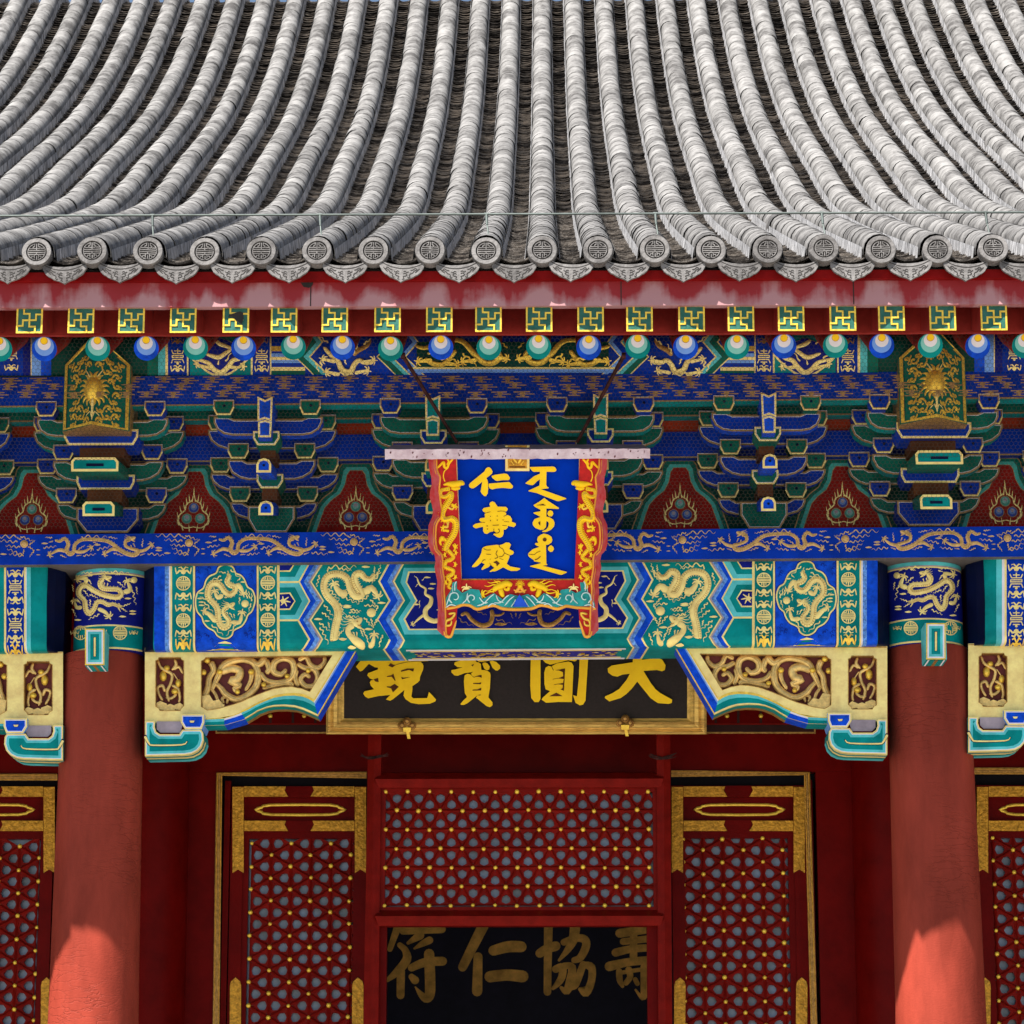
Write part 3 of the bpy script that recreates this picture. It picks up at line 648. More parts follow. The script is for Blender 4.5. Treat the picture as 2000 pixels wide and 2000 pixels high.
def bracket_set(X, ca, cb, cn, column=False):
    b = empty('bracket_set', hall)
    ya, y1, y2 = 0.0, -.20, -.48
    wd = 1.0
    ex = 22 if column else 0
    def E(p): return [(x+(ex if x > 0 else -ex), y) for x, y in p]
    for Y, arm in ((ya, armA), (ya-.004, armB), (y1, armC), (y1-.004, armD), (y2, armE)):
        plate(b, 'bracket_arm', s_set(X, Y), E(arm), .085, ca, ew=3.2, side=blue2 if ca is blue else teal)  # lighter sides: a paler painted band, with ground light put into the colour
    for Y, x, y in ((ya, 66, 947), (ya, 105, 890), (y1, 65, 862.5), (y1, 105, 807), (-.545, 85, 777)):
        for sx in (-1, 1):
            xx = sx*(x+ex)
            o = plate(b, 'bearing_block', s_set(X, Y-.03), blk(xx, y), .12, cb, ew=2.6, edge=goldb, hi=False)
            t = PT(s_set(X, Y-.03), .004); q = blk(xx, y)
            t.line([q[2], q[3], q[4], q[5]], 3.2, goldp, caps=False); t.disc(xx+1, y+11, 3, dnavy, n=6); t.line([q[5], q[0], q[1], q[2]], .9, white, caps=False)
            t.build('gilt_edge', o)
    if not column:
        plate(b, 'base_block', s_set(X, -.16), blk(0, 984, 46, 52), .3, cb, ew=3.2)
        plate(b, 'bearing_block', s_set(X, -.30), blk(0, 922, 26, 28), .2, cb, ew=3, edge=goldp)
        plate(b, 'bearing_block', s_set(X, -.58), blk(0, 838, 26, 28), .2, cb, ew=3, edge=goldp)
        for Y, y0, y1_, d in ((-.52, 974, 1002, .4), (-.70, 891, 919, .45)):
            o = plate(b, 'cantilever_nose', s_set(X, Y), nose(14.5, y0, y1_), d, cn, ew=4.3, edge=goldp, hi=False, rise=.22 if Y > -.6 else .13)
            t = PT(s_set(X, Y), .004); t.disc(0, (y0+y1_)/2, 2.6, dnavy, n=8); t.build('painted_dot', o)
        for Y, y0, y1_ in ((-.46, 866, 890), (-.30, 950, 973)):
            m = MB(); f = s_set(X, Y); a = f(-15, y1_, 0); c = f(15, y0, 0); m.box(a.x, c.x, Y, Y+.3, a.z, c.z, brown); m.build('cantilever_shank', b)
        plate(b, 'cross_head', s_set(X, -.70), [(-15, 770), (0, 777), (15, 770), (14, 819), (0, 814), (-14, 819)], .34, cn, ew=3, edge=goldp)
        plate(b, 'cross_head', s_set(X, -.685), [(-13.5, 820), (0, 816), (13.5, 820), (12.5, 850), (-12.5, 850)], .30, cn, ew=3, edge=goldp)
    else:
        plate(b, 'base_block', s_set(X, -.16), blk(0, 984, 61, 50), .3, blue, ew=3.4)
        plate(b, 'bearing_block', s_set(X, -.28), [(-57, 921), (57, 921), (57, 936), (50, 950), (-50, 950), (-57, 936)], .2, blue, ew=3.4, edge=goldp)
        plate(b, 'bearing_block', s_set(X, -.52), [(-73, 832), (73, 832), (73, 847), (64, 863), (-64, 863), (-73, 847)], .25, blue, ew=3.6, edge=goldp)
        for Y, w_, y0, y1_, bw in ((-.52, 31, 973, 1001, 12), (-.72, 46, 887, 914, 17)):
            o = plate(b, 'beam_nose', s_set(X, Y), [(-w_, y1_), (-w_-1, y0+7), (-w_+5, y0), (w_-7, y0), (w_, y0+8), (w_, y1_)], .45, teal, ew=4.6, edge=goldp, hi=False, side=green, rise=.22 if Y > -.6 else .12)
            t = PT(s_set(X, Y), .004); t.line([(-bw, (y0+y1_)/2+1), (bw, (y0+y1_)/2+1)], 5.5, dnavy, caps=False); t.build('painted_slot', o)
        for Y, y0, y1_, w_ in ((-.46, 863, 887, 44), (-.30, 950, 974, 34)):
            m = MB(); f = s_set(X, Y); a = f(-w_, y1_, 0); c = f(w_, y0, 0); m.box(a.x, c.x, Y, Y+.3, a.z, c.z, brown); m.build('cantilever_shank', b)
        # pointed beam head with gilded lotus scroll
        Yr, Ys, HW = -.80, -.63, 66; pm = PPM(750, Yr); zf = s_set(X, Yr)
        def hs(px, py, off):
            v = zf(0, py, 0); return Vector((X-.015+px/pm, Yr+(Ys-Yr)*min(1, abs(px)/HW)-off, v.z))
        h = MB(); zt_s = hs(HW, 690, 0).z
        pl = [hs(-HW, 690, 0), hs(-HW, 822, 0), hs(0, 822, 0), hs(0, 640, 0)]; prr = [hs(HW, 690, 0), hs(HW, 822, 0), hs(0, 822, 0), hs(0, 640, 0)]
        h.add(pl, [(0, 1, 2, 3)], green); h.add(prr, [(0, 1, 2, 3)], green)
        bk = [Vector((p.x, -.3, p.z)) for p in (pl[0], pl[1], pl[2], prr[1], prr[0], pl[3])]; fr = [pl[0], pl[1], pl[2], prr[1], prr[0], pl[3]]
        n = 6; h.add(fr+bk, [(i, (i+1) % n, n+(i+1) % n, n+i) for i in range(n)], goldd)
        ho = h.build('beam_head', b)
        t = PT(hs, .003, tf=(-74, 640, 9.2), step=.00005)
        for sx in (-1, 1):
            C_ = 681
            def M(p): return (C_+sx*(p[0]-C_)*1.0, *p[1:])
            t.line([M((C_, 60)), M((118, 470)), M((118, 1645)), M((C_, 1645))], 60, gold, caps=False)
            for k in range(9):
                a = R(-80+k*20); t.relief([(C_+sx*150*math.cos(a), 1010+190*math.sin(a), 80), (C_+sx*225*math.cos(a), 1010+265*math.sin(a), 40), (C_+sx*275*math.cos(a+.12), 1010+330*math.sin(a+.12), 14)], 40, gold, .4, 2)
            for (x, y, r_, d) in ((330, 560, 75, 1), (300, 740, 60, -1), (460, 660, 60, 1), (290, 900, 55, 1), (380, 820, 45, -1), (290, 1060, 55, -1), (350, 1190, 50, 1), (280, 1300, 48, 1), (420, 1330, 60, -1), (300, 1450, 52, -1), (450, 1480, 62, 1), (300, 1590, 42, 1), (560, 1560, 45, -1), (560, 1390, 40, 1), (520, 420, 60, 1), (580, 560, 50, -1), (600, 280, 50, 1), (420, 480, 50, 1), (230, 500, 40, 1)):
                pts = [(x+(r_*(1-j/9)*math.cos(d*j*.75)), y+(r_*(1-j/9)*math.sin(d*j*.75)), 40-j*2.4) for j in range(9)]
                t.relief([M(p) for p in pts], 20, gold, .35, 2)
                t.line([M((x+r_, y, 28)), M((x+r_*1.3, y-d*r_*.5, 24)), M((x+r_*1.2, y-d*r_, 8))], 10, gold, sm=2); t.line([M((x-r_, y, 24)), M((x-r_*1.35, y+d*r_*.5, 18)), M((x-r_*1.2, y+d*r_, 6))], 10, gold, sm=2)
                t.disc(*M((x-r_*.8, y+r_*.8)), 20, gold, n=6); t.disc(*M((x+r_*.5, y+r_*1.0)), 18, gold, n=6); t.disc(*M((x, y)), 16, gold, n=6)
            t.relief([M((560, 1500, 14)), M((640, 1430, 22)), M((C_, 1560, 30))], 20, goldp, .4, 2)
            t.relief([M((520, 640, 14)), M((590, 760, 22)), M((650, 860, 30))], 20, goldp, .4, 2)
        t.dome(681, 1010, 185, gold, .4, ry=230); t.relief([(681, 1200, 60), (681, 1350, 44), (681, 1590, 26)], 40, goldp, .4, 2)
        off = .012
        for j in range(7):
            for i in range(5):
                xx = 681+(i-2)*60+(30 if j % 2 else 0); yy = 850+j*50
                if ((xx-681)/165)**2+((yy-1010)/210)**2 < .85: t.line([(xx-24, yy-8), (xx, yy+18), (xx+24, yy-8)], 6, goldd, caps=False, off=off+.006)
        t.build('gilt_lotus_scroll', ho)
BS = .992
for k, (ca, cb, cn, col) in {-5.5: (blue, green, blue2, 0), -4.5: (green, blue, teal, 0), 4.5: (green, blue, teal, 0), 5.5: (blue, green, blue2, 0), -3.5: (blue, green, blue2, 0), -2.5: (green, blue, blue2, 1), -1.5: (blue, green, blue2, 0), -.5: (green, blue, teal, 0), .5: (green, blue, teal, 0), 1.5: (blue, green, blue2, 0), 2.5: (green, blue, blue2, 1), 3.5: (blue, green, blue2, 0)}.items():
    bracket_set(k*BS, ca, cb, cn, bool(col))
XB = 5.75
def beam_box(name, Y, depth, py0, py1, mf, mu, gl=True, par=hall):
    m = MB(); z1, z0 = ZP(py0, Y), ZP(py1, Y)
    f = [Vector((-XB, Y, z0-TILT*XB)), Vector((XB, Y, z0+TILT*XB)), Vector((XB, Y, z1+TILT*XB)), Vector((-XB, Y, z1-TILT*XB))]
    bk = [p+Vector((0, depth, 0)) for p in f]
    m.add(f+bk, [(0, 1, 2, 3), (4, 5, 6, 7), (2, 3, 7, 6), (0, 3, 7, 4), (1, 2, 6, 5)], mf); m.add([f[0], f[1], bk[1], bk[0]], [(0, 1, 2, 3)], mu)
    if gl:
        h = .009; dz = Vector((0, 0, h)); o_ = Vector((0, -.003, 0)); m.add([f[0]+o_, f[1]+o_, f[1]+o_+dz, f[0]+o_+dz], [(0, 1, 2, 3)], goldb)
        m.add([f[0], f[1], f[1]+o_, f[0]+o_], [(0, 1, 2, 3)], goldb)
    return m.build(name, par)
cb_ = beam_box('cloud_beam', -.56, .12, 728, 787, blue, teal)
t = PT(s_plane(-.56, .002), .003); rr_ = random.Random(3)
row = 0
for y in (741, 755, 770):
    x = -790+row*22
    while x < 2800:
        s_ = rr_.uniform(.8, 1.15); yy = y+rr_.uniform(-2, 2)
        t.line([(x-16*s_, yy-5), (x+14*s_, yy-5.5)], 2.1, goldb, caps=False); t.line([(x-9*s_, yy-1), (x+22*s_, yy-1)], 2.1, goldb, caps=False)
        t.line([(x-12*s_, yy+4), (x+12*s_, yy+4.5)], 2.1, goldb, caps=False); t.line([(x, yy-6), (x+2*s_, yy+4)], 3, goldb, caps=False); t.line([(x-4, yy-3), (x+6, yy-3)], 2.2, goldb, caps=False); t.line([(x-4, yy+1.6), (x+5, yy+1.6)], 2, goldb, caps=False)
        x += 44*s_+rr_.uniform(0, 16)
    row += 1
t.build('painted_cloud', cb_, kind='stuff')
beam_box('bracket_tie_beam', -.20, .10, 795, 816, green, teal)
beam_box('vermilion_board', .02, .04, 812, 848, orange, orange, False)
beam_box('bracket_tie_beam', -.02, .10, 846, 897, blue, blue)
# board behind the bracket sets: red fields with flaming jewels
gb = beam_box('bracket_board', .055, .05, 893, 1045, greend, greend, False)
def field(X, c):
    t = PT(s_set(X, .055), .003)
    h = [(11, 917), (17, 925), (21, 945), (30, 962), (48, 976), (60, 990), (67, 1010), (78, 1042)]
    o1 = [(x+12*(1 if i else .9), y-(10 if i < 2 else 4)) for i, (x, y) in enumerate(h)]; P0 = lambda q: q+[(-x, y) for x, y in q[::-1]]
    t.poly(P0([(x+17, y-(14 if i < 2 else 6)) for i, (x, y) in enumerate(h)]), goldb); t.poly(P0([(x+15, y-(13 if i < 2 else 5)) for i, (x, y) in enumerate(h)]), green)
    t.poly(P0([(x+8, y-(7 if i < 2 else 3)) for i, (x, y) in enumerate(h)]), mat('mid_teal_paint', (.05, .40, .34), .55)); t.poly(P0([(x+1, y-1) for x, y in h]), goldb); t.poly(P0(h), mat('madder_red_paint', (.26, .012, .008), .6, spec=.05))
    for (x, y, cc) in ((0, 987, c[0]), (-13, 1008, c[1]), (13, 1008, c[1])):
        t.disc(x, y, 10.5, goldb, n=14); t.disc(x, y, 9.3, cc[0], n=14); t.disc(x, y-1.5, 6.3, cc[1], n=12); t.disc(x, y-3, 3.6, lav, n=10)
    for sx in (-1, 1):
        t.line([(0, 955, .5), (sx*3, 972, 2), (sx*14, 980, 2.2), (sx*17, 992, 2.2), (sx*28, 1002, 2.6), (sx*28, 1016, 2.6), (sx*16, 1026, 2.4), (0, 1024, 1.5)], 2, goldp, sm=3)
        for (x, y) in ((14, 976), (19, 985), (26, 992), (31, 1004), (31, 1016), (22, 1026), (9, 970), (8, 1028)):
            t.line([(sx*x*.9, y+4, 2.4), (sx*x, y-2, 1.6), (sx*(x+1), y-9, .4)], 2, goldp, sm=2)
        t.line([(sx*3, 975, 2), (sx*1, 962, 1.5), (0, 947, .4)], 1.5, goldp)
    t.build('flaming_jewel_field', gb)
gcol = (mat('jewel_green', (.05, .28, .22), .5), mat('jewel_green_light', (.20, .45, .38), .5)); bcol = (mat('jewel_blue', (.02, .05, .30), .5), mat('jewel_blue_light', (.12, .22, .50), .5))
for k in range(-5, 6): field(k*BS, (bcol, gcol) if k % 2 == 0 else (gcol, bcol))
# eave purlin with painted fields
PY0, PR = -.50, .150; PZ0 = ZP(733, -.50)+.135
m = MB(); m.tube((-XB, PY0, PZ0), (XB, PY0, PZ0), PR, greend, 40); pu = m.build('eave_purlin', hall)
def cx_poly(t, pts, mt):     # polygon band cut into slim steps so that it follows the round
    t.poly(pts, mt)
PXC = 2003
for mir in (None, PXC):
    S = s_cylx(PY0, PZ0, PR, mir)
    t = PT(S, .002, step=.0001); G = lambda x0, x1, mt: t.grid(x0, x1, 640, 733.5, 1, 14, mt)
    G(-10, 45, blue); G(45, 60, navy); G(60, 62, goldp); G(62, 80, bluel); G(80, 100, blue2)
    G(288, 309, green); G(309, 323, teall); G(323, 328, goldp); G(328, 365, blue); G(365, 368, goldp); G(368, 371, navy); G(371, 490, teal); G(490, 493.5, goldp); G(493.5, 527, blue); G(527, 530, goldp)
    G(530, 1003, blue)
    for y0, y1, mt in ((676, 686, gold), (690, 697, bluel), (697, 703, goldp), (703, 709, bluel), (717, 724, goldp), (724, 734, green)): t.grid(530, 596, y0, y1, 1, 2, mt)
    t.build('painted_bands', pu)
    t = PT(S, .0052, step=.00008)
    def zig(x, wd, mt, ys=((652, 0), (690, 14), (733, -22))):
        # chevron band: tip pointing left then right
        L = []; Rr = []
        for y, dx in ((645, -10), (668, 8), (697, -17), (715, 2), (733, 20)): L.append((x+dx, y)); Rr.append((x+dx+wd, y))
        for i in range(4):
            q = [L[i], Rr[i], Rr[i+1], L[i+1]]; n = 5
            o_ = t.o(); vs = []
            for j in range(n+1):
                f = j/n; a = (q[0][0]+(q[3][0]-q[0][0])*f, q[0][1]+(q[3][1]-q[0][1])*f); b_ = (q[1][0]+(q[2][0]-q[1][0])*f, q[1][1]+(q[2][1]-q[1][1])*f)
                vs += [t.raw(a, o_), t.raw(b_, o_)]
            t.add(vs, [(2*j, 2*j+1, 2*j+3, 2*j+2) for j in range(n)], mt)
    for x, w_, mt in ((592, 3, goldp), (595, 15, green), (610, 10, teall), (620, 3.5, goldp), (752, 3, goldp), (755, 15, green), (770, 10, teall), (780, 3.5, goldp), (784, 14, blue), (798, 9, bluel), (807, 3, goldp)): zig(x, w_, mt)
    # central green field with its gilt lower border
    for x0, x1 in ((814, 1003),):
        t.grid(x0, x1, 668, 717, 1, 6, greend); t.grid(x0-14, x1, 717, 721, 1, 1, goldp); t.grid(x0-18, x1, 721, 728, 1, 2, bluel)
    # half medallion
    mt_ = []
    for k in range(25):
        a = math.pi*(k/24); rr2 = 1+.06*math.cos(4*a); mt_.append((430+60*math.cos(a)*rr2, 683+50*math.sin(a)*rr2))
    def fan(pts, c, m_):
        o_ = t.o(); vs = []; K = 12
        for p in pts:
            for j in range(K+1): f = j/K; vs.append(t.raw((p[0]+(c[0]-p[0])*f, p[1]+(c[1]-p[1])*f), o_))
        W_ = K+1; t.add(vs, [(i*W_+j, i*W_+j+1, (i+1)*W_+j+1, (i+1)*W_+j) for i in range(len(pts)-1) for j in range(K)], m_)
    fan(mt_, (430, 660), goldp); t.b += .001; fan([(430+(p[0]-430)*.93, 683+(p[1]-683)*.92) for p in mt_], (430, 660), navy)
    t.build('painted_panels', pu)
    t = PT(S, .0105)
    B = [(375, 700, 4), (405, 708, 8), (418, 722, 10), (432, 728, 11), (446, 716, 10), (455, 704, 9), (470, 700, 7), (482, 690, 3)]
    t.relief(B, 8, goldp, .4, 4); t.relief([(418, 722, 8), (400, 716, 6), (388, 712, 3)], 6, goldp, .4, 2); t.claw(386, 711, 180, 8, goldp); t.relief([(446, 716, 8), (462, 718, 6), (472, 716, 3)], 6, goldp, .4); t.claw(474, 716, 0, 8, goldp)
    t.relief([(400, 690, 5), (425, 698, 9), (440, 690, 8), (450, 680, 6), (430, 672, 8), (420, 664, 6)], 8, goldp, .4)
    for a in ((395, 700, 380, 690), (440, 705, 452, 690), (410, 672, 396, 664), (425, 712, 428, 704)): t.wave(a[:2], a[2:], goldp, 3, 1)
    for x in (347, 511): t.longshou(x, 697, 21, goldp); t.bat(x, 722, 27, goldp); t.bat(x, 668, 24, goldd)
    t.longshou(22, 690, 20, goldp); t.bat(22, 720, 26, goldp)
    # running dragon in the blue field
    t.relief([(700, 672, 5), (690, 684, 7), (704, 697, 9), (718, 704, 9), (728, 714, 10), (742-3, 726, 11), (655, 728, 11)][:0] or [(632, 678, 6), (645, 692, 9), (660, 706, 10), (668, 722, 11), (684, 727, 11), (692, 712, 10), (702, 704, 9), (716, 710, 7), (728, 706, 4)], 9, goldp, .4)
    for (x, y, a) in ((632, 702, 200), (728, 704, 0), (716, 724, 10), (640, 727, 180)): t.claw(x, y, a, 9, goldp); t.line([(x, y, 5), (x+(20 if a > 90 else -20), y+4, 7)], 5, goldp)
    for a in ((617, 708, 622, 726), (626, 706, 630, 724), (650, 730, 690, 732), (690, 690, 700, 672), (710, 672, 725, 662), (640, 670, 622, 655), (672, 700, 676, 712)): t.wave(a[:2], a[2:], goldp, 3, 2)
    t.relief([(690, 694, 8), (700, 684, 10), (716, 676, 8), (724, 664, 5)], 8, goldd, .4)
    # pair of dragons in the green centre
    t.relief([(812, 676, 5), (830, 680, 8), (850, 672, 9), (880, 664, 9), (905, 668, 10), (925, 690, 11), (945, 708, 11), (965, 708, 11), (978, 696, 9), (970, 684, 8)], 9, gold, .4)
    t.relief([(830, 700, 8), (845, 710, 10), (865, 712, 10), (880, 698, 9), (890, 684, 8)], 8, gold, .4)
    for (x, y, a) in ((818, 706, 190), (905, 706, 170), (988, 700, 20), (892, 712, 0)): t.claw(x, y, a, 9, gold); t.line([(x, y, 5), (x+(22 if a > 90 else -20), y-2, 8)], 5, gold)
    for a in ((835, 690, 860, 684), (905, 690, 930, 716), (930, 680, 960, 672), (860, 700, 890, 704), (990, 680, 980, 668)): t.wave(a[:2], a[2:], gold, 3, 2)
    t.build('gilt_dragon', pu)
# ------------------------------------------------------------------ bird netting
def net():
    A = Vector((0, -1.20, ZP(652, -1.20))); B = Vector((0, -.385, ZP(1034, -.385))); D = B-A; L = D.length; d = D/L
    nrm = Vector((0, d.z, -d.y)); cw = .0262; ch = .0228; X0, X1 = -5.5, 5.5; nc = int((X1-X0)/cw); nr = int(L/ch); vs = []; fs = []; w_ = .00075
    def pt(x, v):
        sag = .03*math.sin(3.14*v/L)+.008*math.sin(x*5.1+v*3); return A+d*v+Vector((x, 0, 0))+nrm*sag*(1 if nrm.y < 0 else -1)
    def seg(a, b):
        t_ = (b-a).normalized(); s_ = t_.cross(nrm).normalized()*w_; k = len(vs); vs.extend([tuple(a+s_), tuple(a-s_), tuple(b-s_), tuple(b+s_)]); fs.append((k, k+1, k+2, k+3))
    for j in range(nr):
        for i in range(nc):
            x = X0+(i+.5*(j % 2))*cw; v = j*ch
            a = pt(x, v+ch*.35); b = pt(x, v+ch); seg(a, b)      # twisted pair
            c = pt(x+cw/2, v+ch*0); 
            seg(pt(x, v+ch*.35), pt(x+cw/2, v)); seg(pt(x, v+ch*.35), pt(x-cw/2, v))
    me = bpy.data.meshes.new('bird_net'); me.from_pydata(vs, [], fs); me.materials.append(mat('net_wire', (.045, .04, .03), .6, metal=.3)); me.update()
    o = bpy.data.objects.new('bird_net', me); COL.objects.link(o)
    o['label'] = 'fine hexagonal wire netting stretched under the eave over the painted brackets'; o['category'] = 'bird net'
net()
# ------------------------------------------------------------------ dragon beam (flat architrave) and main beam
SL = TILT*1.0
pb = beam_box('dragon_beam', -.35, .55, 1036, 1095, blue, mat('bare_soffit_grey', (.13, .115, .11), .8), False)
for mir, dxx, xs, js in ((None, 0, (89-80-320, 89-80, 89-80+320, 89-80+640), (47, 369, 691)), (2003, 0, (-331, -11, 309, 629), (35, 352, 670))):
    # running dragons: measured once, repeated along the beam
    for x0 in xs:
        dy = 2 if not mir else -1
        dx_ = x0-9
        t = PT(s_plane(-.35, SL, mir), .002, tf=(80+dx_, 1030+dy, 6.0375))
        body = [(165, 105, 24), (220, 120, 34), (280, 88, 40), (322, 150, 46), (300, 225, 48), (340, 272, 50), (385, 245, 46), (402, 160, 42), (480, 105, 40), (600, 100, 42), (760, 115, 44), (850, 160, 46), (920, 220, 50), (1020, 272, 54), (1110, 284, 50), (1150, 240, 46), (1060, 210, 36), (1000, 180, 36), (1000, 125, 42), (1050, 100, 56)]
        legs = [dict(p=[(300, 240, 45), (210, 222, 40), (110, 275, 20)], a=160, r=42), dict(p=[(400, 240, 45), (500, 245, 36), (585, 200, 20)], a=-35, r=42), dict(p=[(920, 225, 50), (840, 215, 42), (755, 268, 20)], a=160, r=40), dict(p=[(1150, 245, 42), (1235, 225, 36), (1300, 172, 20)], a=-40, r=42)]
        t.dragon(body, legs, (1075, 92, 40, -20), goldb2 if False else mat('dull_gold_line', (.62, .40, .15), .45, metal=.2, var=.15, scale=40), goldd, mane=180, tick=24)
        gl = MATS['dull_gold_line']
        for a in ((130, 80, 50, 70), (140, 120, 90, 130), (620, 130, 690, 165), (30, 195, 180, 180), (230, 280, 300, 315), (420, 290, 480, 285), (500, 290, 650, 275), (660, 220, 820, 185), (860, 260, 970, 300), (1190, 190, 1205, 95), (1260, 270, 1450, 295), (1170, 290, 1230, 270), (440, 215, 520, 170), (800, 70, 900, 95), (480, 65, 780, 80), (1060, 170, 1070, 200), (1090, 150, 1110, 195)): t.wave(a[:2], a[2:], gl, 11, 3)
        for x, y in ((45, 145), (665, 165), (1390, 205), (1390, 235), (1490, 268)): t.cloud(x, y, 36, gl)
        t.build('gilt_dragon', pb)
    for jx in js:
        t = PT(s_plane(-.35, SL, mir), .002, tf=(jx-288, 1030, 6.0375)); gl = MATS['dull_gold_line']
        t.dome(1740, 160, 48, gl, .4); t.line([(1740+30*math.cos(a_/10*6.28), 160+30*math.sin(a_/10*6.28)) for a_ in range(10)], 5, goldd, closed=True, off=.01)
        for a in ((1640, 75, 1350, 68), (1660, 140, 1450, 118), (1690, 200, 1520, 178), (1710, 290, 1540, 215), (1730, 305, 1560, 275), (1700, 70, 1850, 130), (1800, 170, 1870, 120), (1790, 190, 1860, 240), (1860, 240, 1800, 315), (1700, 110, 1640, 75), (1740, 230, 1720, 300)): t.wave(a[:2], a[2:], gl, 12, 3)
        t.cloud(1905, 232, 22, gl); t.cloud(1905, 290, 22, gl); t.build('gilt_flaming_jewel', pb)

YB = -.27
zt, zb = ZP(1093, YB), ZP(1262, YB)
def main_beam(name, x0, x1):
    """body with rounded lower arris and ends that turn back to the column"""
    prof_ = [(0, zt), (0, zb+.05)]+[(.05-.05*math.cos(R(a)), zb+.05-.05*math.sin(R(a))) for a in range(15, 91, 15)]+[(.44, zb), (.44, zt)]
    st = [(x0-.085, .15), (x0-.04, .06), (x0, .0), (x1, 0), (x1+.04, .06), (x1+.085, .15)]
    m = MB(); n = len(prof_); vs = []
    for x, b in st: vs += [(x, YB+max(y, b) if y < .2 else YB+y, z+TILT*x) for y, z in prof_]
    for i in range(len(st)-1):
        mt = (dnavy if i in (0, 1, 3, 4) else teal)
        m.add(vs[i*n:(i+2)*n], [(j, (j+1) % n, n+(j+1) % n, n+j) for j in range(n)], mt)
    m.add(vs[:n], [list(range(n))], dnavy); m.add(vs[-n:], [list(range(n))], dnavy)
    return m.build(name, hall)
xl = P(301, 1180, YB).x; xr = P(1713, 1180, YB).x
mbm = main_beam('main_beam', xl, xr)
# neighbours
mbl = main_beam('main_beam', -5.6, P(91, 1180, YB).x); mbr = main_beam('main_beam', P(1924, 1180, YB).x, 5.6)
zr = zb+.05
def s_beam(mir=None, slope=SL):
    """front face, wrapping round the lower arris on to the soffit (past y=1248)"""
    def f(px, py, off):
        if mir is not None: px = mir-px
        dy_ = -slope*(px-1000); yy = py+dy_
        if py <= 1246: return P(px, yy, YB-off)
        p = P(px, 1246+dy_, YB); zt_ = p.z; x = p.x; L = (py-1246)
        # arc then soffit, measured by arc length (metres); 1246..1257 spans the arc
        if L <= 16:
            a = L/16*math.pi/2; zc_ = zb+.05+TILT*x; d = zt_-zc_
            return Vector((x, YB+.05-(.05+off)*math.cos(a), zc_-(.05+off)*math.sin(a)+d*(1-L/16)))
        y = YB+.05+(L-16)/22*.38
        q = P(px, yy, y); return Vector((x+(px-1000)*0.0, y, zb+TILT*x-off))
    return f
def col_band(t, x0, x1, mt, y0=1093, y1=1284, off=None):
    ys = [y0]+[y for y in (1246, 1248, 1250, 1252, 1254, 1256, 1258, 1260, 1262) if y0 < y < y1]+[y1]; off = t.o() if off is None else off
    x0f = x0 if callable(x0) else (lambda y: x0); x1f = x1 if callable(x1) else (lambda y: x1)
    vs = []
    for y in ys: vs += [t.raw((x0f(y), y), off), t.raw((x1f(y), y), off)]
    t.add(vs, [(2*j, 2*j+1, 2*j+3, 2*j+2) for j in range(len(ys)-1)], mt)
MX = 2015
zz = lambda pts: (lambda y: float(np.interp(y, [p[1] for p in pts], [p[0] for p in pts])))
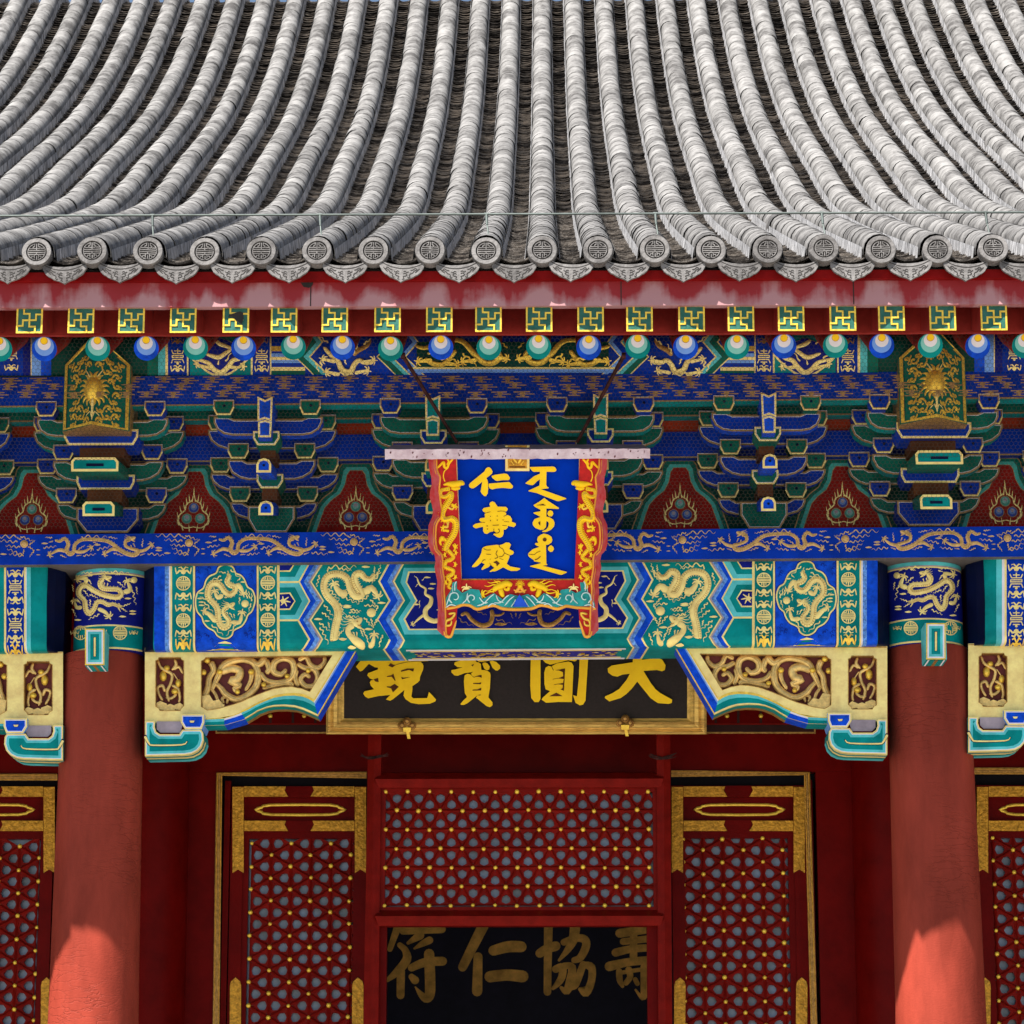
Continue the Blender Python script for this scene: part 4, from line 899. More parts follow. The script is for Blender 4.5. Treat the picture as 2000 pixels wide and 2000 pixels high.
for mir in (None, MX):
    S = s_beam(mir)
    t = PT(S, .002, step=.0001)
    col_band(t, 301, 322, blue2); col_band(t, 322, 330, mat('brushed_light_blue', (.12, .30, .78), .6, var=.3, scale=60)); col_band(t, 330, 333, white); col_band(t, 333, 336, goldp)
    col_band(t, 336, 377, teal); col_band(t, 377, 381, goldp); col_band(t, 381, 383, navy); col_band(t, 383, 500, blue2); col_band(t, 500, 501.5, navy); col_band(t, 501.5, 505, goldp); col_band(t, 505, 541, teal); col_band(t, 541, 546, goldp)
    t.build('painted_end_bands', mbm)
    # nested hexagons
    t = PT(S, .002, step=.0001)
    y_n = [(1093, 0), (1134, 1), (1171.5, 0), (1208.5, 1), (1246, 0), (1262, 1), (1284, 0)]
    zl = [(605, 1093), (583, 1134), (603, 1171.5), (581, 1208.5), (603, 1246), (588, 1262), (596, 1284)]       # outer edge of the hexagons
    zr1 = [(632, 1093), (606, 1134), (630, 1171.5), (605, 1208.5), (628, 1246), (610, 1266), (625, 1284)]
    def seg(zA_, zB_, dA, dB, mt):
        ks = sorted(set([p[1] for p in zA_]+[1250, 1254, 1258, 1262])); off = t.o(); vs = []
        fa, fb = zz(zA_), zz(zB_)
        for y in ks: vs += [t.raw((fa(y)+dA, y), off), t.raw((fb(y)+dB, y), off)]
        t.add(vs, [(2*j, 2*j+1, 2*j+3, 2*j+2) for j in range(len(ks)-1)], mt)
    seg([(546, p[1]) for p in zl], zl, 0, 0, teal)
    seg(zl, zl, -1, 4, goldp); seg(zl, zr1, 3, -2, blue2); seg(zr1, zr1, -13, -3, MATS['brushed_light_blue']); seg(zr1, zr1, -4, 0, lav); seg(zr1, zr1, 0, 3, goldp)
    # light border inside each hexagon, gold line, navy heart
    for yc, hh in ((1171.5, 37), (1097, 37), (1246, 37)):
        def cl(y): return min(max(y, 1093), 1283)
        Lh = [(546, yc-hh), (583, yc-hh), (603, yc), (582, yc+hh), (546, yc+hh)]
        ring_o = [(x, cl(y)) for x, y in Lh]; ring_i = [(x, cl(y)) for x, y in ((546, yc-hh+10), (576, yc-hh+10), (590, yc), (576, yc+hh-10), (546, yc+hh-10))]
        if yc < 1200:
            off = t.o(); t.add([t.raw(p, off) for p in ring_o]+[t.raw(p, off) for p in ring_i], [(i, i+1, 6+i, 5+i) for i in range(4)], teall)
        for yy in (yc-hh, yc+hh):
            if 1093 < yy < 1250: t.line([(546, yy), (583, yy)], 3.2, goldp, caps=False)
        hx = [(x, cl(y)) for x, y in ((546, yc-16), (567, yc-17), (577, yc), (567, yc+17), (546, yc+17))]
        if yc < 1240:
            t.poly(hx, goldp); t.poly([(x-(2 if x > 546 else 0), y+(2.6 if y < yc else -2.6 if y > yc else 0)) for x, y in hx], navy)
            if yc > 1100:
                t.disc(553, yc, 5, goldp, n=8)
                for a in range(0, 360, 60): t.line([(555+4*math.cos(R(a)), yc+4*math.sin(R(a)), 3), (556+11*math.cos(R(a+10)), yc+10*math.sin(R(a+10)), 1.6)], 2, goldp)
    # green dragon field and second chevrons
    zl2 = [(764, 1093), (741.5, 1134), (762, 1171.5), (738, 1208.5), (762, 1248), (750, 1262), (760, 1284)]
    seg(zr1, zl2, 3, 0, teal); seg(zl2, zl2, -3, 1, goldp); seg(zl2, zl2, 1, 16, blue2); seg(zl2, zl2, 15, 24, MATS['brushed_light_blue']); seg(zl2, zl2, 23.5, 26, lav); seg(zl2, zl2, 26, 29, goldp)
    mid = [(MX/2, p[1]) for p in zl2]
    seg(zl2, mid, 29, 0, teal)
    t.build('painted_chevrons', mbm)
    # centre panel
    t = PT(S, .005, step=.0001); C0 = MX/2
    def fr(pts, mt): t.poly(pts, mt)
    o_ = [(C0, 1108), (789, 1108), (782, 1136), (802, 1172), (778, 1208), (790, 1238), (C0, 1238)]
    fr(o_, teall); fr([(C0, 1115), (797, 1115), (792, 1136), (812, 1172), (788, 1208), (798, 1229.5), (C0, 1229.5)], goldp)
    fr([(C0, 1117.5), (800, 1117.5), (795, 1136), (815.5, 1172), (791.5, 1208), (801, 1227), (C0, 1227)], navy)
    t.build('centre_panel', mbm)
    t = PT(S, .0065, tf=(650, 1020, 2.76), step=.0001)
    t.relief([(455, 300, 8), (470, 335, 10), (500, 355, 12), (500, 385, 14), (530, 405, 20), (525, 440, 24), (500, 470, 26), (505, 510, 28), (545, 530, 26), (590, 520, 26)], 12, goldp, .4)
    t.relief([(500, 490, 16), (460, 520, 12), (435, 545, 6)], 10, goldp, .4); t.claw(432, 545, 150, 14, goldp)
    for a in ((455, 300, 440, 285), (460, 330, 445, 345), (480, 310, 500, 295), (470, 420, 465, 460), (560, 470, 590, 460)): t.wave(a[:2], a[2:], goldp, 4, 1)
    for x, y in ((510, 295), (540, 330), (530, 355), (450, 440)): t.cloud(x, y, 16, goldp)
    t.relief([(690, 500, 16), (720, 490, 20), (750, 525, 22), (800, 555, 26), (845, 545, 26), (860, 505, 24), (855, 470, 22)], 20, goldd, .4)
    t.relief([(860, 500, 12), (900, 500, 12), (925, 485, 10)], 10, goldd, .4)
    for a in ((880, 520, 965, 550), (690, 530, 760, 560), (780, 480, 830, 500), (680, 510, 700, 540), (960, 490, 970, 520), (990, 490, 985, 510)): t.wave(a[:2], a[2:], goldb, 4, 2)
    t.cloud(905, 550, 30, goldd); t.build('gilt_dragon', mbm)
    # soffit strip of the centre
    t = PT(S, .005, step=.0001); K = 14
    off = t.o()
    for (xa, xb, y0, y1, mt) in ((MX/2, 792, 1263, 1265.5, white), (MX/2, 800, 1265.5, 1268, goldp), (MX/2, 806, 1267.5, 1279, mat('soffit_violet_blue', (.03, .03, .30), .5, var=.3, scale=50)), (MX/2, 800, 1279, 1281, goldp), (MX/2, 792, 1281, 1284, white)):
        t.poly([(xa, y0), (xb, y0), (xb+(6 if y1-y0 > 5 else 0), (y0+y1)/2), (xb, y1), (xa, y1)], mt)
    rr_ = random.Random(5)
    for k in range(60): x = rr_.uniform(812, 1004); y = rr_.uniform(1269, 1277.5); t.line([(x-rr_.uniform(2, 6), y, 1), (x, y+rr_.uniform(-1, 1), 1.7), (x+rr_.uniform(2, 6), y, .8)], 1.4, gold if k % 3 else goldp, caps=False)
    t.build('soffit_scroll', mbm)
    # bats and longevity marks in the two green bands
    t = PT(S, .005)
    for x in (358, 523):
        for y, f in ((1113, 1), (1158, -1), (1186, 1), (1231, -1)): t.bat(x, y, 31, goldp, f)
        t.shou(x, 1135.5, 13.2, goldp); t.shou(x, 1208, 13.2, goldp); t.bat(x, 1252, 29, gold)
    t.build('gilt_bats_and_longevity', mbm)
    # medallion
    out = [(800, 40), (900, 55), (985, 110), (1040, 230), (1140, 270), (1230, 370), (1300, 535), (1400, 600), (1460, 730), (1472, 860), (1440, 1000), (1390, 1110), (1305, 1185), (1270, 1290), (1170, 1430), (1000, 1520), (960, 1620), (880, 1690), (790, 1712), (690, 1690), (600, 1630), (535, 1535), (400, 1460), (300, 1340), (260, 1220), (165, 1110), (122, 950), (125, 800), (175, 650), (300, 555), (350, 400), (440, 290), (580, 225), (630, 110), (710, 55)]
    t = PT(S, .0045, tf=(370, 1095, 11.364), step=.0001)
    out = smooth(out, 3, True); t.poly(inset(out, -16), navy); t.poly(out, goldp); t.poly(inset(out, 32), teal)
    rr_ = random.Random(9)
    for k in range(70):
        x = rr_.choice([rr_.uniform(170, 560), rr_.uniform(1060, 1430)]); y = rr_.choice([rr_.uniform(90, 430), rr_.uniform(1330, 1700)])
        if ((x-795)/690)**2+((y-875)/850)**2 > 1.05:
            t.line([(x-35, y+20), (x, y-10), (x+30, y+15), (x+20, y+45)], 9, navy, sm=2, caps=False)
    body = [(845, 240, 40), (875, 320, 100), (830, 420, 105), (900, 510, 115), (1010, 545, 120), (1000, 650, 120), (890, 705, 122), (790, 650, 126), (700, 520, 128), (600, 455, 128), (480, 480, 128), (410, 610, 128), (420, 780, 130), (560, 930, 132), (625, 1060, 132), (640, 1250, 130), (690, 1400, 128), (780, 1450, 128), (870, 1390, 120), (870, 1270, 105), (780, 1160, 92), (760, 1060, 92), (860, 985, 110)]
    legs = [dict(p=[(1050, 480, 110), (1130, 560, 100), (1195, 680, 50)], a=80, r=95), dict(p=[(740, 720, 110), (630, 780, 95), (560, 650, 50)], a=-100, r=95), dict(p=[(600, 1320, 130), (470, 1180, 110), (350, 1080, 50)], a=190, r=95), dict(p=[(930, 1320, 100), (1110, 1330, 90), (1165, 1130, 50)], a=-80, r=95)]
    t.dragon(body, legs, (920, 960, 95, -35), goldp, goldd, mane=185, tick=42)
    for a in ((800, 240, 650, 200), (860, 230, 850, 185), (920, 160, 1130, 360), (1130, 360, 1060, 410), (780, 770, 1000, 760), (370, 830, 240, 750), (340, 880, 520, 1110), (500, 1380, 740, 1620), (1030, 1400, 810, 1620), (1280, 800, 1270, 650), (1330, 800, 1320, 640), (1370, 860, 1390, 690), (1370, 920, 1310, 1090), (1120, 780, 1100, 930), (700, 310, 460, 400), (720, 400, 560, 390), (830, 1100, 860, 1160), (900, 1120, 960, 1240), (990, 1150, 1000, 1240)): t.wave(a[:2], a[2:], goldp, 26, 2)
    for x, y in ((270, 680), (240, 800), (270, 880), (275, 950), (390, 1300), (750, 1310), (1200, 440)): t.cloud(x, y, 60, goldp)
    t.dome(1235, 920, 85, goldp, .3); t.line([(1235+50*math.cos(k*.628), 920+50*math.sin(k*.628)) for k in range(10)], 9, goldd, closed=True, off=.009)
    t.build('dragon_medallion', mbm)
    # lower half medallion peeping at the arris
    t = PT(S, .0045, tf=(370, 1095, 11.364), step=.0001); hm = [(350, 1885), (480, 1870), (560, 1800), (650, 1755), (790, 1735), (930, 1760), (1010, 1820), (1080, 1875), (1240, 1890)]
    t.poly(hm, goldp); t.poly([(420, 1888), (520, 1875), (600, 1810), (680, 1780), (790, 1768), (900, 1785), (980, 1850), (1060, 1888)], teal); t.line([(560, 1868), (700, 1850), (840, 1862), (1000, 1872)], 26, gold, sm=3)
    t.build('lower_medallion', mbm)
    # large dragon of the green field
    t = PT(S, .005, tf=(510, 1090, 7.431), step=.0001)
    body = [(1650, 215, 60), (1590, 290, 75), (1510, 275, 85), (1440, 205, 90), (1360, 240, 95), (1370, 350, 95), (1430, 450, 100), (1460, 520, 105), (1370, 535, 115), (1300, 440, 105), (1260, 300, 100), (1170, 225, 100), (1050, 215, 100), (945, 270, 100), (910, 400, 100), (960, 530, 104), (1080, 660, 108), (1120, 800, 112), (1085, 960, 112), (1060, 1120, 116), (1060, 1175, 116)]
    legs = [dict(p=[(1500, 500, 110), (1600, 420, 95), (1690, 530, 50)], a=70, r=75), dict(p=[(1250, 500, 120), (1150, 490, 100), (1060, 370, 50)], a=-110, r=75), dict(p=[(1560, 1230, 60), (1620, 1200, 60), (1640, 1110, 30)], a=-90, r=70)]
    t.dragon(body, legs, (1385, 925, 95, -40), goldp, goldd, mane=190, tick=24)
    t.relief([(1340, 950, 100), (1262, 1020, 80), (1290, 1110, 85), (1390, 1180, 90), (1500, 1240, 90)], 80, goldp, .3)
    t.dome(1600, 780, 68, goldp, .3); t.line([(1600+36*math.cos(k*.628), 780+36*math.sin(k*.628)) for k in range(10)], 7, goldd, closed=True, off=.009)
    for a in ((960, 180, 980, 110), (980, 110, 1380, 120), (1120, 130, 1310, 170), (850, 235, 800, 400), (990, 430, 1130, 590), (920, 660, 1040, 830), (890, 770, 1030, 890), (850, 920, 1000, 1050), (980, 920, 990, 1000), (860, 990, 970, 1200), (1170, 540, 1390, 640), (1560, 540, 1390, 650), (1300, 730, 1450, 760), (1280, 770, 1430, 780), (1230, 830, 1420, 840), (1590, 590, 1680, 690), (1500, 670, 1700, 690), (1700, 690, 1650, 780), (1500, 850, 1600, 980), (1600, 870, 1620, 1000), (1680, 880, 1620, 1000), (1120, 1100, 1210, 1020), (1520, 1100, 1560, 1200), (1770, 1110, 1710, 1220), (1680, 240, 1740, 90), (1640, 200, 1650, 110), (1660, 230, 1740, 200), (1700, 250, 1600, 350), (1150, 640, 1200, 800), (1340, 1060, 1360, 1120), (1390, 1060, 1390, 1130), (1450, 1030, 1480, 1130), (1480, 1010, 1510, 1110)): t.wave(a[:2], a[2:], goldp, 18, 3)
    for x, y in ((1520, 115), (1250, 680), (1250, 700), (830, 870), (1560, 1020), (1750, 640), (1190, 1160), (1320, 1225)): t.cloud(x, y, 55, goldp)
    t.build('gilt_dragon', mbm)
# neighbouring bays' beam ends
for bm, segs, mir in ((mbl, ((91, 60, teal), (60, 52, teall), (52, 50, white), (50, 47, goldp), (47, 12, blue), (12, 8, goldp), (8, -40, teal)), None), (mbr, ((1924, 1946, teal), (1946, 1957, teall), (1957, 1962, white), (1962, 1966, goldp), (1966, 2003, blue), (2003, 2007, goldp), (2007, 2060, teal)), None)):
    t = PT(s_beam(None), .003)
    for a, b, mt in segs: col_band(t, min(a, b), max(a, b), mt)
    xx = 30 if bm is mbl else 1985; oy = 4 if bm is mbl else 4
    for y in (1117, 1164, 1192, 1239): t.bat(xx, y, 31, goldp, 1 if y in (1117, 1192) else -1)
    t.longshou(xx, 1141, 22, goldp); t.longshou(xx, 1215, 22, goldp); t.bat(xx, 1258, 28, gold)
    t.build('painted_end_bands', bm)

# ------------------------------------------------------------------ columns
def column(X, nm='column', lab=None):
    zt_ = ZP(1094, -.2); zm = ZP(1262, -.24); m = MB(); n = 48; z0 = .9; vs = []
    lv = [(z0, .285), (z0+1.0, .274), (z0+2, .262), (zm-.01, .243), (zm, .238)]
    xb_ = P(182 if X < 0 else 1838, 2000, 0); xt_ = P(202.5 if X < 0 else 1812, 1280, 0); kk = (xb_.x-xt_.x)/(xb_.z-xt_.z)
    for z, r in lv: vs += [((xt_.x+kk*(min(z, xt_.z)-xt_.z))+r*math.cos(6.2832*k/n), r*math.sin(6.2832*k/n), z+TILT*X) for k in range(n)]
    m.add(vs, [(i*n+k, i*n+(k+1) % n, (i+1)*n+(k+1) % n, (i+1)*n+k) for i in range(len(lv)-1) for k in range(n)], redc, True)
    m.add(vs[-n:], [list(range(n))], redc)
    o = m.build(nm, hall)
    rh = .232; m = MB(); m.tube((X, 0, zm+TILT*X-.001), (X, 0, zt_+TILT*X), rh, navy, 48); ho = m.build('painted_head', o)
    pb_ = MB()
    def zone(py0, py1, mt, e):
        z1, z0_ = ZP(py0, -.235)+TILT*X, ZP(py1, -.235)+TILT*X; a = [R(180+k*7.5) for k in range(25)]; r_ = rh+.002+e*.0006
        v = [(X+r_*math.cos(q), r_*math.sin(q), z0_) for q in a]+[(X+r_*math.cos(q), r_*math.sin(q), z1) for q in a]
        z_ = MB(); z_.add(v, [(k, k+1, 26+k, 25+k) for k in range(24)], mt, True); z_.build('painted_band', o)
    zone(1094, 1103, teal, 0); zone(1103, 1110, teall, 0); zone(1110, 1112.5, lav, 0); zone(1112.5, 1115, goldp, 0); zone(1115, 1213, navy, 0); zone(1213, 1216, goldp, 0); zone(1216, 1257, teal, 0); zone(1257, 1260.5, goldp, 0)
    return o, ho
c1, h1 = column(-2.45); c2, h2 = column(2.45)
for ho, X, mir in ((h1, -2.45, None), (h2, 2.45, 2013.5)):
    S0 = s_cylz(X, 0, .232)
    S = (lambda px, py, off, S0=S0: S0(px, py, off)) if mir is None else (lambda px, py, off, S0=S0, mir=mir: S0(mir-px, py-9, off))
    t = PT(S, .005, tf=(130, 1080, 9.66), step=.0002); gm = goldp
    body = [(700, 480, 80), (630, 560, 92), (670, 660, 95), (800, 680, 92), (970, 690, 92), (1030, 770, 100), (950, 835, 100), (700, 790, 100), (500, 700, 100), (340, 600, 100), (235, 680, 95), (230, 790, 92), (335, 900, 92), (360, 1060, 98), (430, 1145, 98), (520, 1050, 92), (575, 930, 86), (680, 925, 82), (780, 980, 76), (880, 965, 66), (1000, 1010, 60), (1060, 1000, 30)]
    legs = [dict(p=[(350, 560, 90), (370, 480, 80), (220, 490, 50)], a=170, r=80), dict(p=[(1080, 740, 100), (1200, 690, 90), (1150, 540, 45)], a=-110, r=85), dict(p=[(290, 1020, 80), (190, 1030, 70), (150, 910, 40)], a=-110, r=70), dict(p=[(590, 1050, 80), (720, 1110, 70), (790, 1180, 45)], a=60, r=85)]
    t.dragon(body, legs, (770, 470, 75, -10), gm, goldd, mane=195, tick=30)
    for a in ((490, 420, 400, 440), (480, 380, 270, 370), (790, 370, 610, 345), (840, 350, 1180, 390), (1180, 400, 1240, 430), (1020, 400, 920, 410), (970, 540, 1100, 660), (1250, 700, 1300, 980), (1320, 640, 1330, 780), (330, 700, 420, 830), (440, 780, 590, 850), (1070, 1000, 1215, 950), (1040, 1040, 1140, 1110), (980, 1040, 1020, 1110), (110, 1050, 180, 1210), (620, 1160, 410, 1250), (420, 500, 470, 590), (210, 880, 270, 960), (110, 600, 130, 730), (450, 880, 440, 1020), (720, 560, 700, 620), (780, 570, 760, 640), (990, 950, 1000, 990)): t.wave(a[:2], a[2:], gm, 20, 3)
    for x, y in ((215, 1265), (1060, 1200), (1250, 1100), (1250, 1150), (1160, 860)): t.cloud(x, y, 60, gm)
    t.dome(1275, 510, 62, gm, .3)
    t.build('gilt_dragon', ho)
    t = PT(S, .005)
    for x in (157, 234.5): t.shou(x, 1236, 13, goldp)
    for x in (146, 195, 261): t.bat(x, 1237, 26 if x == 195 else 16, goldp)
    t.build('gilt_longevity_marks', ho)
# tenon ends that stand out below the column heads
def tenon(par, x0, x1, y0, y1, Yf, sgn):
    a, b = P(x0, y1, Yf), P(x1, y0, Yf); m = MB(); m.box(a.x, b.x, Yf, -.15, a.z, b.z, teall); 
    o = m.build('tenon_end', par); t = PT(s_plane(Yf), .002); w_ = x1-x0
    t.poly([(x0, y0), (x1, y0), (x1, y1), (x0, y1)], gold)
    for d, mt in ((2.5, white), (5.5, teall), (10.5, teal)): t.poly([(x0+d, y0+d), (x1-d, y0+d), (x1-d, y1-d), (x0+d, y1-d)], mt)
    t.line([((x0+x1)/2, y0+16), ((x0+x1)/2, y1-16)], 5.5, dnavy, caps=False); t.line([((x0+x1)/2, y0+17), ((x0+x1)/2, y1-17)], 3.6, goldp, caps=False)
    # underside bands
    for f0, f1, mt in ((0, 1, teal), (.08, .92, white), (.16, .84, teal), (.42, .58, goldd)):
        e = t.o(); t.add([(a.x+(b.x-a.x)*f0, Yf, a.z-e), (a.x+(b.x-a.x)*f1, Yf, a.z-e), (a.x+(b.x-a.x)*f1, -.2, a.z-e), (a.x+(b.x-a.x)*f0, -.2, a.z-e)], [(0, 1, 2, 3)], mt)
    t.build('painted_bands', o)
tenon(c1, 166, 204, 1228, 1299, -.44, 1); tenon(c2, 1809, 1847, 1217, 1288, -.44, -1)

# ------------------------------------------------------------------ carved brackets under the main beam
def holes_plate(m, surf, outer, holes, depth, mf, ms):
    loops = [outer]+holes; allp = [p for l in loops for p in l]
    tri = tessellate_polygon([[Vector((x, -y, 0)) for x, y in l] for l in loops])
    F_ = [surf(x, y, 0) for x, y in allp]; dv = Vector((0, depth, 0))
    m.add(F_, [tuple(t_) for t_ in tri], mf); k = 0
    for li, l in enumerate(loops):
        n = len(l); f = F_[k:k+n]; b = [p+dv for p in f]
        if li: m.add(f+b, [(i, (i+1) % n, n+(i+1) % n, n+i) for i in range(n)], ms)
        k += n
    return
hole1 = [(310, 1284), (353, 1284), (354, 1288), (359, 1290), (359, 1379), (354, 1383), (352, 1388), (312, 1388), (310, 1383), (304, 1380), (304, 1290), (309, 1288)]
hole2 = [(393, 1291), (399, 1288), (402, 1284), (649, 1280), (605, 1351), (590, 1345), (570, 1341), (553, 1342), (535, 1345), (520, 1350), (502, 1357), (485, 1364), (472, 1370), (455, 1376), (440, 1380), (426, 1384), (405, 1387), (400, 1384), (393, 1380)]
mad = mat('carving_recess_red', (.20, .05, .045), .7)
def carved_bracket(S, label=None):
    o = empty('carved_bracket', hall); dp = .20
    low2 = [(699, 1266), (621, 1399), (606, 1392), (592, 1386), (576, 1381), (555, 1379), (535, 1379.5), (521, 1382), (503, 1389), (494, 1395), (479, 1404), (466, 1408), (438, 1416), (398, 1417)]
    outer0 = [(283, 1265)]+low2+[(398, 1412), (283, 1412)]
    outer = [(283, 1265), (676, 1265), (613, 1369), (604, 1363), (592, 1358), (575, 1356), (555, 1357), (535, 1361), (518, 1368), (500, 1376), (484, 1385), (470, 1391), (455, 1397), (430, 1402), (398, 1404), (398, 1412), (283, 1412)]
    m = MB(); holes_plate(m, S, outer, [hole1, hole2], .07, goldq, goldd)
    m.build('gilt_board', o)
    m = MB(); f = [S(x, y, -.075) for x, y in outer]; m.add(f, [list(range(len(f)))], mad); f = [S(x, y, -.003) for x, y in outer0]; f2 = [S(x, y, -.003) for x, y in outer]; b_ = [p+Vector((0, dp-.075, 0)) for p in f]; m.add(b_, [list(range(len(f)))], goldd); m.build('back_board', o)
    # painted edge faces: slanted nose and curved underside
    m = MB()
    def edge(pts, cols, d=dp):
        n = len(pts); f = [S(x, y, 0) for x, y in pts]
        cuts = [0]+[c[0] for c in cols]
        for (a, b2), (_, mt) in zip(zip(cuts, cuts[1:]), cols):
            v = [p+Vector((0, d*a, 0)) for p in f]+[p+Vector((0, d*b2, 0)) for p in f]
            m.add(v, [(i, i+1, n+i+1, n+i) for i in range(n-1)], mt)
    dpv = Vector((0, dp-.075, 0))
    def band(A_, B_, f0, f1, mt, o_):
        L_ = lambda p, q, f: (p[0]+(q[0]-p[0])*f, p[1]+(q[1]-p[1])*f); n = len(A_)
        m.add([S(*L_(p, q, f0), o_) for p, q in zip(A_, B_)]+[S(*L_(p, q, f1), o_) for p, q in zip(A_, B_)], [(i, i+1, n+i+1, n+i) for i in range(n-1)], mt)
    sa, sb_ = [(676, 1265), (613, 1369)], [(699, 1266), (621, 1399)]
    for f0, f1, mt in ((0, .14, white), (.14, .26, bluel), (.26, .9, blue2), (.9, 1, gold)): band(sa, sb_, f0, f1, mt, -.001)
    ca_ = [(613, 1369), (604, 1363), (592, 1358), (575, 1356), (555, 1357), (535, 1361), (518, 1368), (500, 1376), (484, 1385), (470, 1391)]
    cb2 = [(621, 1399), (606, 1392), (592, 1386), (576, 1381), (555, 1379), (535, 1379.5), (521, 1382), (503, 1389), (494, 1395), (479, 1404)]
    for f0, f1, mt in ((0, .1, gold), (.1, .38, teall), (.38, .86, teal), (.86, 1, goldp)): band(ca_, cb2, f0, f1, mt, -.001)
    band([(470, 1391), (455, 1397), (438, 1402)], [(479, 1404), (466, 1408), (438, 1416)], 0, .12, gold, -.001); band([(470, 1391), (455, 1397), (438, 1402)], [(479, 1404), (466, 1408), (438, 1416)], .12, .35, white, -.001); band([(470, 1391), (455, 1397), (438, 1402)], [(479, 1404), (466, 1408), (438, 1416)], .35, 1, blue2, -.001)
    for f0, f1, mt in ((0, .12, gold), (.12, .5, teall), (.5, 1, teal)): band([(438, 1402), (398, 1404)], [(438, 1416), (398, 1417)], f0, f1, mt, -.001)
    edge([(699, 1266), (621, 1399)], [(.06, gold), (1, blue2)])
    cur = [(613, 1369), (604, 1363), (592, 1358), (575, 1356), (555, 1357), (535, 1361), (518, 1368), (500, 1376), (484, 1385), (470, 1391)]
    edge(cb2, [(.1, gold), (.6, teal), (1, goldd)])
    edge([(479, 1404), (466, 1408), (438, 1416)], [(.06, goldp), (1, blue2)]); edge([(438, 1416), (398, 1417)], [(.06, goldp), (1, teal)])
    m.build('painted_edge', o)
    # border lines painted on the face: coloured fillet under the curve
    t = PT(S, .002)
    lo = [(x, y+0) for x, y in cur]
    t.line([(p[0], p[1]-1.2) for p in cur], 2.0, gold, sm=2, caps=False); t.line([(676, 1266), (613.5, 1368)], 2.2, gold, caps=False); t.line([(284, 1267), (675, 1267)], 1.6, goldd, caps=False)
    for h in (hole1, hole2): t.line(h, 1.3, goldd, closed=True)
    t.build('edge_fillet', o)
    # carving: scrolls
    t = PT(S, -.045, tf=(290, 1260, 4.712)); t.b = -.05
    def sc(pts, w=50, mt=goldk, h=.9): t.relief([(p[0], p[1], (p[2] if len(p) > 2 else w)*1.1) for p in pts], w, mt, h, 4); t.line([(p[0], p[1]) for p in pts], 4, goldd, sm=4, off=t.b+t.k*t.step*.3+h*w*.5/4.712/322+.004, caps=False)
    sc([(500, 500, 60), (545, 400, 55), (560, 300, 50), (600, 230, 50), (570, 150, 60)]); sc([(580, 420, 30), (640, 290, 50), (700, 180, 60), (850, 130, 60), (960, 160, 56), (1005, 250, 60), (1000, 360, 60), (930, 450, 62), (820, 500, 60), (720, 460, 56), (670, 400, 44), (620, 350, 34)])
    sc([(660, 250, 60), (760, 215, 70), (840, 240, 70), (820, 310, 70), (760, 330, 70), (840, 370, 50), (790, 400, 40), (830, 440, 40)]); sc([(930, 130, 60), (1010, 180, 60), (1080, 110, 60)]); sc([(950, 245, 46), (940, 330, 36), (890, 420, 30)])
    sc([(1030, 250, 40), (1080, 320, 44), (1180, 345, 44), (1290, 320, 50), (1340, 240, 56), (1320, 150, 56), (1240, 120, 56), (1160, 160, 56), (1150, 240, 56), (1220, 270, 46), (1270, 220, 34)])
    sc([(1050, 400, 40), (1160, 370, 44), (1290, 350, 50), (1330, 380, 40)]); sc([(1080, 130, 50), (1110, 220, 50), (1080, 260, 40)])
    sc([(1370, 170, 40), (1440, 210, 44), (1520, 220, 50), (1560, 290, 50), (1530, 370, 50), (1450, 380, 50), (1400, 320, 44), (1440, 270, 40), (1490, 300, 34)]); sc([(1380, 140, 40), (1450, 110, 40), (1490, 180, 44), (1560, 210, 44), (1620, 160, 40), (1620, 110, 34)])
    sc([(1380, 380, 40), (1350, 300, 40), (1370, 230, 30)]); sc([(570, 390, 26), (620, 460, 28), (640, 530, 28)]); sc([(690, 540, 30), (680, 490, 26), (730, 480, 26), (720, 540, 22)])
    for x, y, r_ in ((655, 245, 26), (945, 245, 28), (1275, 285, 24), (1060, 365, 24), (1470, 235, 24), (820, 430, 24), (505, 250, 30), (540, 140, 30)): t.dome(x, y, r_, gold, 1.2, base=-.03)
    for p in ([(488, 470), (560, 455), (600, 520), (560, 600), (500, 590)], [(560, 520), (650, 500), (700, 560), (640, 600), (550, 604)], [(620, 540), (700, 545), (690, 590), (640, 590)]): t.prism(p, goldk, goldd, .03, base=-.06)
    # vine panel
    def vn(pts, w=20): t.relief([(p[0], p[1], (p[2] if len(p) > 2 else w)*1.3) for p in pts], w, goldk, 1.0, 4)
    vn([(85, 140, 16), (110, 200, 20), (150, 230, 24), (215, 270, 22), (205, 350, 22), (170, 430, 22), (190, 520, 22)]); vn([(240, 130, 18), (255, 180, 24), (215, 230, 18)]); vn([(315, 260, 18), (280, 200, 22), (230, 225, 22)])
    vn([(130, 510, 20), (95, 450, 20), (85, 390, 22), (130, 375, 24), (150, 430, 20)]); vn([(215, 370, 20), (270, 400, 26), (290, 480, 20), (280, 530, 20)]); vn([(230, 260, 18), (270, 320, 18)]); vn([(160, 480, 20), (210, 490, 22), (260, 450, 20)])
    for x, y, rx, ry in ((135, 285, 34, 50), (170, 210, 30, 26), (275, 350, 28, 40), (245, 425, 36, 30)): t.dome(x, y, rx, gold, 1.0, ry=ry)
    for p in ([(72, 530), (110, 515), (170, 540), (160, 598), (95, 592), (72, 570)], [(150, 560), (200, 540), (250, 560), (240, 600), (140, 600)], [(240, 550), (290, 530), (318, 550), (316, 580), (290, 598), (240, 590)]): t.prism(p, goldk, goldd, .03, base=-.06)
    t.build('carved_scrollwork', o, kind='stuff')
